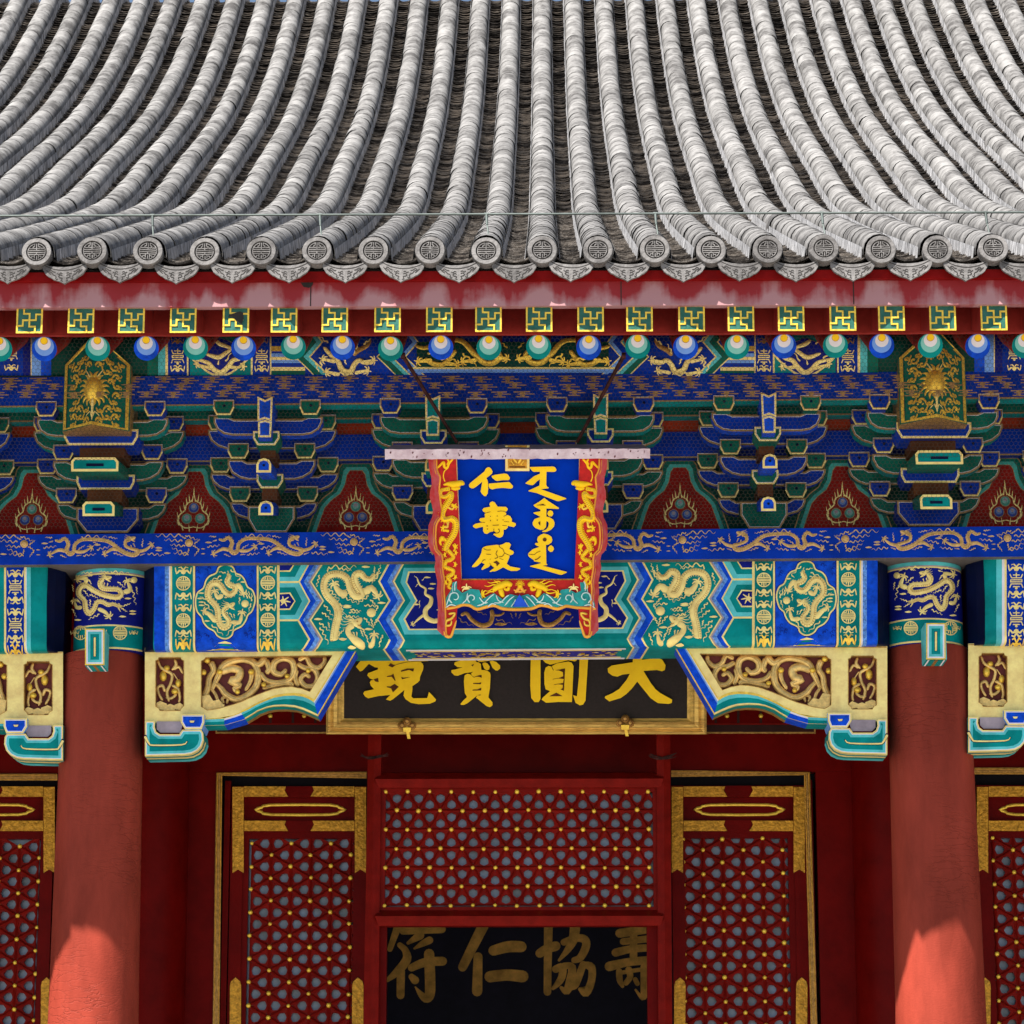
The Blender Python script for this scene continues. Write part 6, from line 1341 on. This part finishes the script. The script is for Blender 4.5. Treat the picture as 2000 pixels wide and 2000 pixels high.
# ------------------------------------------------------------------ blue name board hung under the eave
nb = empty('name_board', label='blue name board with gold Chinese and Manchu writing in a red dragon frame', category='plaque')
PHI = R(20); NP0 = P(1011, 1225, -.62); SN = s_tilt(NP0, PHI); SNm = s_tilt(NP0, PHI, 2023)
nv = Vector((0, -math.cos(PHI), -math.sin(PHI)))
bb = mat('name_board_blue', (.0002, .036, .45), .5, var=.06, spec=.02)
t = PT(SN, 0); t.prism([(884, 886), (1139, 886), (1137, 1138), (894, 1138)], bb, bb, .012, base=-.03); t.build('board', nb)
t = PT(SN, .014); br_ = [(890, 886), (1133, 886), (1131, 1133), (900, 1133)]; t.line([br_[0], br_[3]], 4, goldp, caps=False); t.line([br_[1], br_[2]], 4, goldp, caps=False); t.line([br_[3], br_[2]], 5, gold, caps=False); t.build('gilt_fillet', nb)
redf = mat('frame_red', (.50, .012, .010), .5, var=.15, scale=20); redw = mat('worn_frame_red', (.50, .02, .02), .65, var=.1, scale=14, rgb2=(.60, .13, .14)); orng = mat('ochre_gold_edge', (.85, .40, .05), .45, metal=.25, var=.1)
Z7 = lambda p: (820+p[0]/4.829, 860+p[1]/4.829)
inn = [(150, 130), (150, 260), (170, 320), (185, 350), (178, 420), (175, 480), (182, 540), (190, 600), (200, 660), (195, 720), (165, 760), (148, 800), (140, 900), (145, 980), (160, 1040), (200, 1080), (208, 1140), (205, 1200), (215, 1270), (225, 1330), (220, 1400), (222, 1450), (228, 1520), (232, 1600), (235, 1700), (238, 1800), (250, 1845)]
outs_ = [(78, 130), (85, 260), (100, 320), (108, 350), (112, 420), (96, 480), (92, 540), (112, 600), (124, 660), (118, 720), (100, 760), (82, 800), (78, 900), (80, 980), (100, 1040), (138, 1080), (148, 1140), (138, 1200), (152, 1270), (165, 1330), (160, 1400), (158, 1450), (168, 1520), (172, 1600), (166, 1700), (164, 1790), (215, 1840)]
for S, side in ((SN, 0), (SNm, 1)):
    t = PT(S, 0); FH = .085
    fi_ = [Z7(p) for p in inn]; fo_ = [Z7(p) for p in outs_]
    n = len(fi_); t.add([S(*p, FH) for p in fi_]+[S(*p, 0) for p in fo_], [(i, i+1, n+i+1, n+i) for i in range(n-1)], redw, True)
    t.add([S(*p, -.04) for p in fo_]+[S(*p, 0) for p in fo_], [(i, i+1, n+i+1, n+i) for i in range(n-1)], redw)
    t.build('worn_side_board', nb)
    t = PT(S, 0)
    face = [Z7(p) for p in inn]+[Z7(p) for p in ((290, 1850), (310, 1800), (345, 1690), (352, 1600), (392, 1320), (340, 130))]
    t.prism(face, redf, redf, .06, base=-.03)
    t.relief([Z7(p)+(7,) for p in inn]+[(*Z7((290, 1850)), 6), (*Z7((312, 1800)), 5), (*Z7((345, 1700)), 4)], 7, orng, .9, 2, base=.062)
    t.build('frame_side', nb)
    t = PT(S, .058, tf=(830, 890, 10.16), step=.0001); gr = gold
    def dr_(pts, w=60, m_=goldy):
        t.relief(pts, w, m_, 1.0, 4)
        if len(pts) > 9:     # scale marks
            q = smooth([(p[0], p[1], p[2] if len(p) > 2 else w) for p in pts], 7); nn = t._side(q, False)
            for i in range(3, len(q)-2, 2):
                p, n = q[i], nn[i]; h = p[2]*.3
                t.line([(p[0]-n[0]*h, p[1]-n[1]*h), (p[0]+n[0]*h*.2, p[1]+n[1]*h*.2)], p[2]*.09, goldd, caps=False, off=t.b+t.k*t.step*.3+t.W(p[2])*.5/322+.001)
                t.line([(p[0]+n[0]*p[2]*.5, p[1]+n[1]*p[2]*.5, p[2]*.2), (p[0]+n[0]*p[2]*.72, p[1]+n[1]*p[2]*.72, p[2]*.05)], 4, m_, caps=False)
    dr_([(240, 250, 40), (300, 190, 50), (370, 130, 60), (385, 220, 60), (440, 240, 55), (480, 150, 50), (560, 60, 44)]); dr_([(440, 60, 40), (470, 120, 44), (430, 180, 34)])
    dr_([(450, 250, 24), (385, 310, 26), (365, 420, 26), (400, 520, 30)]); dr_([(360, 580, 30), (450, 560, 80), (540, 570, 130), (640, 560, 130), (730, 545, 110), (745, 590, 70)]); dr_([(520, 640, 60), (600, 660, 70), (700, 640, 50)], 60); dr_([(510, 470, 16), (530, 370, 8)]); dr_([(440, 480, 16), (445, 390, 8)])
    dr_([(500, 650, 110), (400, 670, 80), (320, 690, 80), (305, 780, 84), (360, 820, 80), (440, 800, 80), (520, 740, 100), (520, 830, 110), (460, 940, 116), (380, 1050, 118), (345, 1160, 118), (370, 1260, 116), (450, 1260, 110), (540, 1240, 110), (610, 1300, 110), (620, 1420, 112), (580, 1560, 116), (500, 1680, 118), (430, 1800, 118), (410, 1900, 110)])
    dr_([(450, 1020, 50), (540, 1060, 50), (590, 1000, 30)], 40, gr); t.claw(585, 1010, -60, 70, goldy, 22); dr_([(460, 1300, 44), (440, 1420, 50), (360, 1400, 30)], 40, gr); t.claw(370, 1440, 200, 70, goldy, 22)
    dr_([(480, 1500, 60), (400, 1480, 50), (350, 1500, 24)], 40); dr_([(560, 1760, 50), (600, 1840, 44), (560, 1900, 30)], 40); t.claw(600, 1800, -30, 60, goldy, 20)
    dr_([(440, 1700, 50), (330, 1620, 60), (300, 1720, 50), (330, 1780, 30)], 40)
    t.tf = (820, 860, 4.829)
    dr_([(250, 1020, 34), (290, 1060, 36), (320, 1100, 30), (290, 1130, 34), (250, 1140, 36), (235, 1190, 36), (280, 1210, 36), (320, 1230, 30), (300, 1270, 34), (260, 1290, 36), (290, 1330, 30), (270, 1380, 26), (300, 1400, 18)], 34)
    for x, y, a in ((335, 1060, 0), (240, 1080, 180), (330, 1170, 0), (330, 1290, 20), (250, 1340, 160), (310, 620, -30), (215, 930, 180)): t.claw(x, y, a, 24, goldy, 9)
    dr_([(270, 1640, 26), (330, 1630, 20), (300, 1680, 26), (250, 1700, 30), (245, 1745, 26), (290, 1740, 20), (300, 1700, 12)], 26, gr)
    t.build('gilt_dragon', nb)
# lower edge with waves
t = PT(SN, 0)
base_ = [(395, 1318), (1500, 1318), (1660, 1600), (1480, 1590), (1380, 1575), (1300, 1600), (1200, 1575), (1130, 1570), (1050, 1600), (900, 1608), (780, 1600), (700, 1570), (620, 1585), (540, 1605), (470, 1570), (400, 1565), (330, 1590), (235, 1605)]
t.prism([Z7(p) for p in base_], redf, redf, .05, base=-.03)
lowe = [(235, 1590), (330, 1575), (400, 1550), (470, 1555), (540, 1590), (620, 1570), (700, 1555), (780, 1585), (900, 1593), (1050, 1585), (1130, 1555), (1200, 1560), (1300, 1588), (1380, 1560), (1480, 1575), (1660, 1590)]
t.relief([(*Z7(p), 7.5) for p in lowe], 7, orng, 1.0, 3, base=.052); t.build('lower_frame', nb)
t = PT(SN, .052, tf=(820, 860, 4.829)); sea = mat('wave_teal', (.015, .30, .29), .5, var=.15, scale=25); foam = mat('foam_white_green', (.62, .80, .76), .55, var=.1)
wv = [(230, 1560), (250, 1480), (290, 1420), (310, 1340), (350, 1330), (350, 1400), (400, 1440), (480, 1400), (560, 1410), (590, 1500), (640, 1470), (700, 1440), (780, 1500), (850, 1450), (940, 1470), (1020, 1450), (1100, 1500), (1170, 1440), (1240, 1470), (1300, 1490), (1330, 1410), (1400, 1400), (1470, 1440), (1520, 1420), (1510, 1340), (1560, 1340), (1590, 1430), (1640, 1500), (1655, 1565), (1480, 1565), (1380, 1548), (1290, 1575), (1200, 1548), (1130, 1542), (1050, 1572), (900, 1580), (780, 1572), (700, 1542), (620, 1558), (540, 1578), (470, 1542), (400, 1538), (330, 1562)]
t.prism(wv, sea, sea, .012)
C7 = 945
for s in (1, -1):
    X_ = lambda x: C7+s*(x-C7)
    for cx, cy, r_, tn in ((330, 1480, 62, 9), (490, 1490, 44, 8)):
        t.relief([(X_(cx+r_*(1-k/11)*math.cos(k*.8+2)), cy+r_*(1-k/11)*math.sin(k*.8+2), 13) for k in range(tn)], 12, foam, .8, 3, base=.066)
        t.relief([(X_(cx+(r_-14)*(1-k/11)*math.cos(k*.8+2)), cy+(r_-14)*(1-k/11)*math.sin(k*.8+2), 10) for k in range(tn)], 12, sea, .9, 3, base=.067)
    for p in ([(400, 1540), (440, 1500), (450, 1440)], [(540, 1560), (600, 1540), (660, 1480), (700, 1450)], [(560, 1480), (600, 1530), (640, 1530)], [(700, 1530), (760, 1530), (810, 1480), (840, 1460)], [(800, 1560), (850, 1500), (890, 1470)], [(250, 1560), (270, 1500), (300, 1450)], [(240, 1580), (290, 1550), (340, 1560)], [(330, 1420), (330, 1360), (345, 1330)], [(310, 1430), (310, 1370)], [(720, 1460), (740, 1510), (790, 1530)], [(860, 1570), (890, 1530), (905, 1500)], [(640, 1570), (680, 1540), (720, 1550)]):
        t.relief([(X_(x), y, 11) for x, y in p], 10, foam, .8, 3, base=.066)
    # dragons biting at the waves
    dr_([(X_(870), 1370, 40), (X_(820), 1350, 60), (X_(770), 1370, 66), (X_(720), 1390, 56), (X_(690), 1420, 40)], 50); dr_([(X_(760), 1400, 40), (X_(770), 1440, 50), (X_(790), 1480, 30)], 50); dr_([(X_(840), 1380, 30), (X_(830), 1410, 30), (X_(790), 1400, 20)], 40)
    for a in ((740, 1350, 640, 1335), (730, 1370, 610, 1370), (720, 1400, 620, 1420), (700, 1430, 580, 1450), (760, 1340, 700, 1320)): t.wave((X_(a[0]), a[1]), (X_(a[2]), a[3]), goldy, 14, 1)
    t.claw(X_(440), 1400, -90 if s > 0 else -90, 46, goldp, 14); t.claw(X_(600), 1450, 180 if s > 0 else 0, 40, goldy, 14)
    dr_([(X_(900), 1440, 24), (X_(930), 1400, 34), (X_(C7), 1380, 30)], 30, orng)
for k in range(9): a = R(180+k*22.5); t.relief([(C7, 1360, 12), (C7+44*math.cos(a), 1365+46*math.sin(a), 15)], 14, goldy, .8, 0, base=.07)
t.dome(C7, 1375, 24, goldy, 1, base=.07); t.relief([(C7-60, 1410, 18), (C7, 1430, 22), (C7+60, 1410, 18)], 18, orng, .8, 3)
mtn = mat('rock_blue', (.01, .08, .60), .5); t.prism([(880, 1570), (905, 1510), (940, 1455), (975, 1500), (1020, 1570)], mtn, mtn, .022)
for p in ([(900, 1560), (920, 1510), (940, 1480), (960, 1510), (985, 1560)], [(920, 1565), (940, 1520), (960, 1565)]): t.relief([(x, y, 6) for x, y in p], 6, mat('sky_blue_paint', (.16, .34, .82)), .8, 2, base=.082)
t.build('carved_waves', nb)
# seal above
t = PT(SN, .013); t.prism([(987, 870), (1034, 870), (1034, 920), (987, 920)], goldp, goldd, .018); t.prism([(992, 870), (1029, 870), (1029, 915), (992, 915)], goldf, goldd, .012+.008)
for p in ([(995, 880), (1003, 895), (1010, 905)], [(1026, 880), (1018, 895), (1012, 905)], [(1005, 878), (1011, 890), (1017, 878)], [(998, 900), (1004, 908)], [(1023, 900), (1017, 908)]): t.relief([(x, y, 5) for x, y in p], 5, gold, .9, 2, base=.036)
t.line([(995, 912), (1026, 912)], 2.5, brown, off=.038, caps=False); t.build('gilt_seal', nb)
LH = .013
A1 = (910, 900, 19.32); A2 = (910, 970, 17.564); A3 = (910, 1050, 17.564); A4 = (1020, 900, 19.32); A5 = (1020, 970, 12.08)
glyph(SN, nb, 'gold_character', A1, [[(850, 240), (900, 255), (940, 290), (1005, 400), (980, 490), (770, 650), (810, 730), (830, 800), (840, 1050), (820, 1230), (760, 1330), (690, 1330), (600, 1240), (555, 1160), (590, 960), (615, 790), (380, 980), (290, 1035), (210, 1040), (130, 990), (115, 900), (160, 840), (700, 400), (730, 330), (780, 265)], [(970, 570), (1100, 530), (1440, 480), (1530, 490), (1590, 530), (1660, 640), (1640, 710), (1590, 730), (1400, 730), (1180, 760), (1110, 740), (990, 640)], [(860, 860), (1000, 850), (1600, 800), (1660, 820), (1775, 950), (1760, 1020), (1700, 1050), (1400, 1020), (1150, 1040), (990, 1080), (900, 1040), (855, 960)]], [], goldy, brown, .022, LH)
glyph(SN, nb, 'gold_character', A2, [[(910, 165), (980, 190), (1090, 345), (1370, 350), (1440, 420), (1400, 500), (1320, 520), (1380, 560), (1380, 620), (1320, 670), (1430, 630), (1520, 670), (1580, 780), (1570, 860), (1700, 910), (1715, 980), (1640, 1045), (1440, 1000), (1430, 1070), (1360, 1130), (1290, 1135), (1295, 1260), (1250, 1370), (1160, 1410), (1080, 1390), (940, 1300), (960, 1270), (1060, 1260), (970, 1180), (940, 1190), (820, 1215), (720, 1280), (640, 1260), (590, 1180), (590, 1050), (560, 1035), (340, 1090), (250, 1040), (240, 990), (330, 930), (560, 885), (470, 830), (460, 780), (500, 740), (650, 720), (650, 660), (640, 600), (680, 560), (590, 510), (565, 450), (610, 390), (840, 345), (805, 260), (840, 190)]],
      [('l', [(640, 570), (740, 545), (840, 520)], 16), ('l', [(1080, 515), (1200, 495), (1330, 510)], 16), ('l', [(1290, 675), (1370, 650)], 16), ('l', [(500, 885), (650, 885)], 14), ('l', [(1310, 860), (1480, 865)], 14), ('l', [(920, 985), (1130, 975)], 20), ('l', [(700, 1010), (760, 1005)], 24), ('l', [(1250, 985), (1400, 1000)], 14), ('d', 845, 680, 16), ('d', 845, 825, 19), ('d', 1075, 665, 17), ('d', 1075, 805, 19), ('d', 1275, 800, 17), ('d', 740, 1110, 18), ('l', [(955, 1100), (955, 1200)], 16), ('l', [(1100, 1115), (1140, 1130), (1140, 1220), (1050, 1255), (960, 1250)], 22)], goldy, brown, .022, LH)
glyph(SN, nb, 'gold_character', A3, [[(600, 330), (700, 290), (1060, 245), (1150, 260), (1270, 225), (1380, 165), (1480, 175), (1545, 240), (1500, 360), (1490, 400), (1620, 460), (1645, 520), (1600, 580), (1500, 610), (1490, 680), (1400, 900), (1520, 990), (1850, 1050), (1860, 1090), (1750, 1140), (1560, 1145), (1450, 1110), (1280, 1020), (1050, 1140), (960, 1165), (940, 1150), (830, 1180), (810, 1160), (900, 1090), (980, 1040), (900, 1000), (850, 930), (780, 1010), (560, 1110), (530, 1090), (550, 1040), (650, 910), (560, 870), (545, 840), (400, 970), (300, 1015), (210, 1010), (210, 980), (460, 680), (530, 520), (560, 370)]],
      [('l', [(600, 370), (720, 430), (850, 420)], 18), ('l', [(700, 570), (860, 580)], 18), ('l', [(1140, 260), (1160, 330), (1270, 400), (1330, 530), (1500, 610)], 18), ('l', [(1080, 440), (1030, 560), (1100, 670), (990, 720)], 22), ('l', [(1130, 660), (1250, 640), (1320, 540)], 20), ('l', [(1150, 710), (1280, 760)], 12), ('l', [(550, 830), (620, 760), (670, 770)], 20), ('d', 830, 740, 14), ('l', [(820, 870), (850, 940), (960, 1040)], 14), [(1060, 790), (1160, 885), (1060, 990), (1040, 900), (930, 850)]], goldy, brown, .022, LH)
glyph(SN, nb, 'manchu_word', A4, [[(270, 250), (300, 235), (1150, 215), (1210, 230), (1250, 260), (1290, 340), (1260, 400), (1180, 420), (915, 410), (905, 900), (930, 970), (1005, 1015), (980, 1040), (700, 1070), (1650, 1410), (1660, 1440), (1390, 1520), (1320, 1520), (900, 1360), (560, 1220), (240, 1150), (235, 1125), (640, 940), (655, 880), (665, 700), (560, 770), (500, 830), (430, 900), (380, 920), (280, 905), (130, 860), (130, 835), (450, 580), (665, 490), (665, 410), (430, 415), (370, 380)]], [], goldy, brown, .022, LH)
glyph(SN, nb, 'manchu_word', A5, [[(520, 30), (600, 95), (865, 265), (860, 290), (570, 280), (570, 470), (650, 490), (730, 540), (765, 620), (750, 700), (680, 780), (560, 835), (480, 835), (470, 810), (560, 780), (610, 720), (628, 640), (610, 590), (570, 580), (560, 720), (500, 780), (430, 785), (310, 740), (250, 670), (245, 610), (290, 530), (430, 480), (380, 450), (270, 395), (265, 375), (430, 345), (430, 310), (290, 235), (265, 200), (400, 120)], [(665, 320), (720, 350), (732, 410), (700, 465), (630, 465), (592, 410), (610, 345)]], [[(330, 208), (490, 172), (560, 210)], [(425, 575), (375, 620), (425, 690)]], goldy, brown, .022, LH)
glyph(SN, nb, 'manchu_word', A5, [[(510, 870), (620, 900), (690, 950), (710, 1020), (690, 1080), (620, 1130), (560, 1140), (570, 1590), (595, 1600), (585, 1615), (480, 1630), (1050, 1775), (1045, 1795), (930, 1845), (880, 1840), (500, 1730), (190, 1650), (185, 1635), (330, 1600), (435, 1570), (435, 1555), (280, 1525), (270, 1495), (160, 1420), (135, 1370), (150, 1330), (250, 1240), (410, 1185), (330, 1150), (300, 1120), (310, 1095), (380, 1090), (350, 1020), (370, 950), (430, 905)], [(680, 1145), (735, 1190), (748, 1240), (710, 1300), (660, 1305), (610, 1260), (607, 1210), (640, 1165)]], [('d', 530, 1015, 48), ('l', [(150, 1358), (280, 1370), (340, 1320), (430, 1285)], 11), ('l', [(300, 1490), (360, 1470), (430, 1410)], 20)], goldy, brown, .022, LH)
# weathered cover board and hanging rods
vv = Vector((0, -math.sin(PHI), math.cos(PHI))); o0 = SN(1011, 892, 0); ppm_ = PPM(885, o0.y)
cover = mat('flaking_white_cover', (.72, .60, .64), .8, var=.06, scale=10, bump=.4, rgb2=(.50, .36, .40)); covt = mat('grey_cover_top', (.22, .23, .27), .8)
m = MB(); N = 40; fr_ = []; xs_ = [o0.x+(-257+514*k/N)/ppm_ for k in range(N+1)]; rr_ = random.Random(8)
lo_ = [Vector((x, o0.y, o0.z))+nv*.13+vv*(.0+rr_.uniform(-.002, .003)) for x in xs_]; hi_ = [Vector((x, o0.y, o0.z))+nv*.13+vv*(.058+rr_.uniform(-.002, .002)) for x in xs_]
lob = [p-nv*.26 for p in lo_]; hib = [Vector((o0.x+(p.x-o0.x)*.95, p.y, p.z))-nv*.26 for p in hi_]
q = lambda a, b, mt: m.add(a+b, [(i, i+1, N+2+i, N+1+i) for i in range(N)], mt)
q(lo_, hi_, cover); q(hi_, hib, covt); q(lo_, lob, cover); q(lob, hib, covt)
for e in (0, N): m.add([lo_[e], hi_[e], hib[e], lob[e]], [(0, 1, 2, 3)], cover)
co = m.build('cover_board', nb)
m = MB(); k = 0; flk = mat('bare_wood_flake', (.16, .05, .06), .9)
for i in range(46):
    x = rr_.uniform(xs_[0]+.02, xs_[-1]-.02); h0 = rr_.uniform(0.004, .05); L = rr_.uniform(.002, .009); hh = rr_.uniform(.003, .02)
    p = Vector((x, o0.y, o0.z))+nv*(.1315+k*.00003)+vv*h0; k += 1; dx = Vector((L, 0, 0)); m.add([p, p+dx*.6+vv*hh*.2, p+dx+vv*hh*.7, p+dx*.4+vv*hh, p-dx*.3+vv*hh*.5], [(0, 1, 2, 3, 4)], flk)
m.build('flaked_patches', co, kind='stuff')
for a, b in (((787, 695), (892, 864)), ((1218, 695), (1127, 864))):
    pa = P(*a, -1.16); pb2 = P(*b, o0.y+.02); m = MB(); m.tube(pa, pb2, .0115, iron, 8, .010); m.tube(pa+Vector((-.012, 0, 0)), pa+Vector((.012, 0, 0)), .02, iron, 8); m.build('hanging_rod', nb)
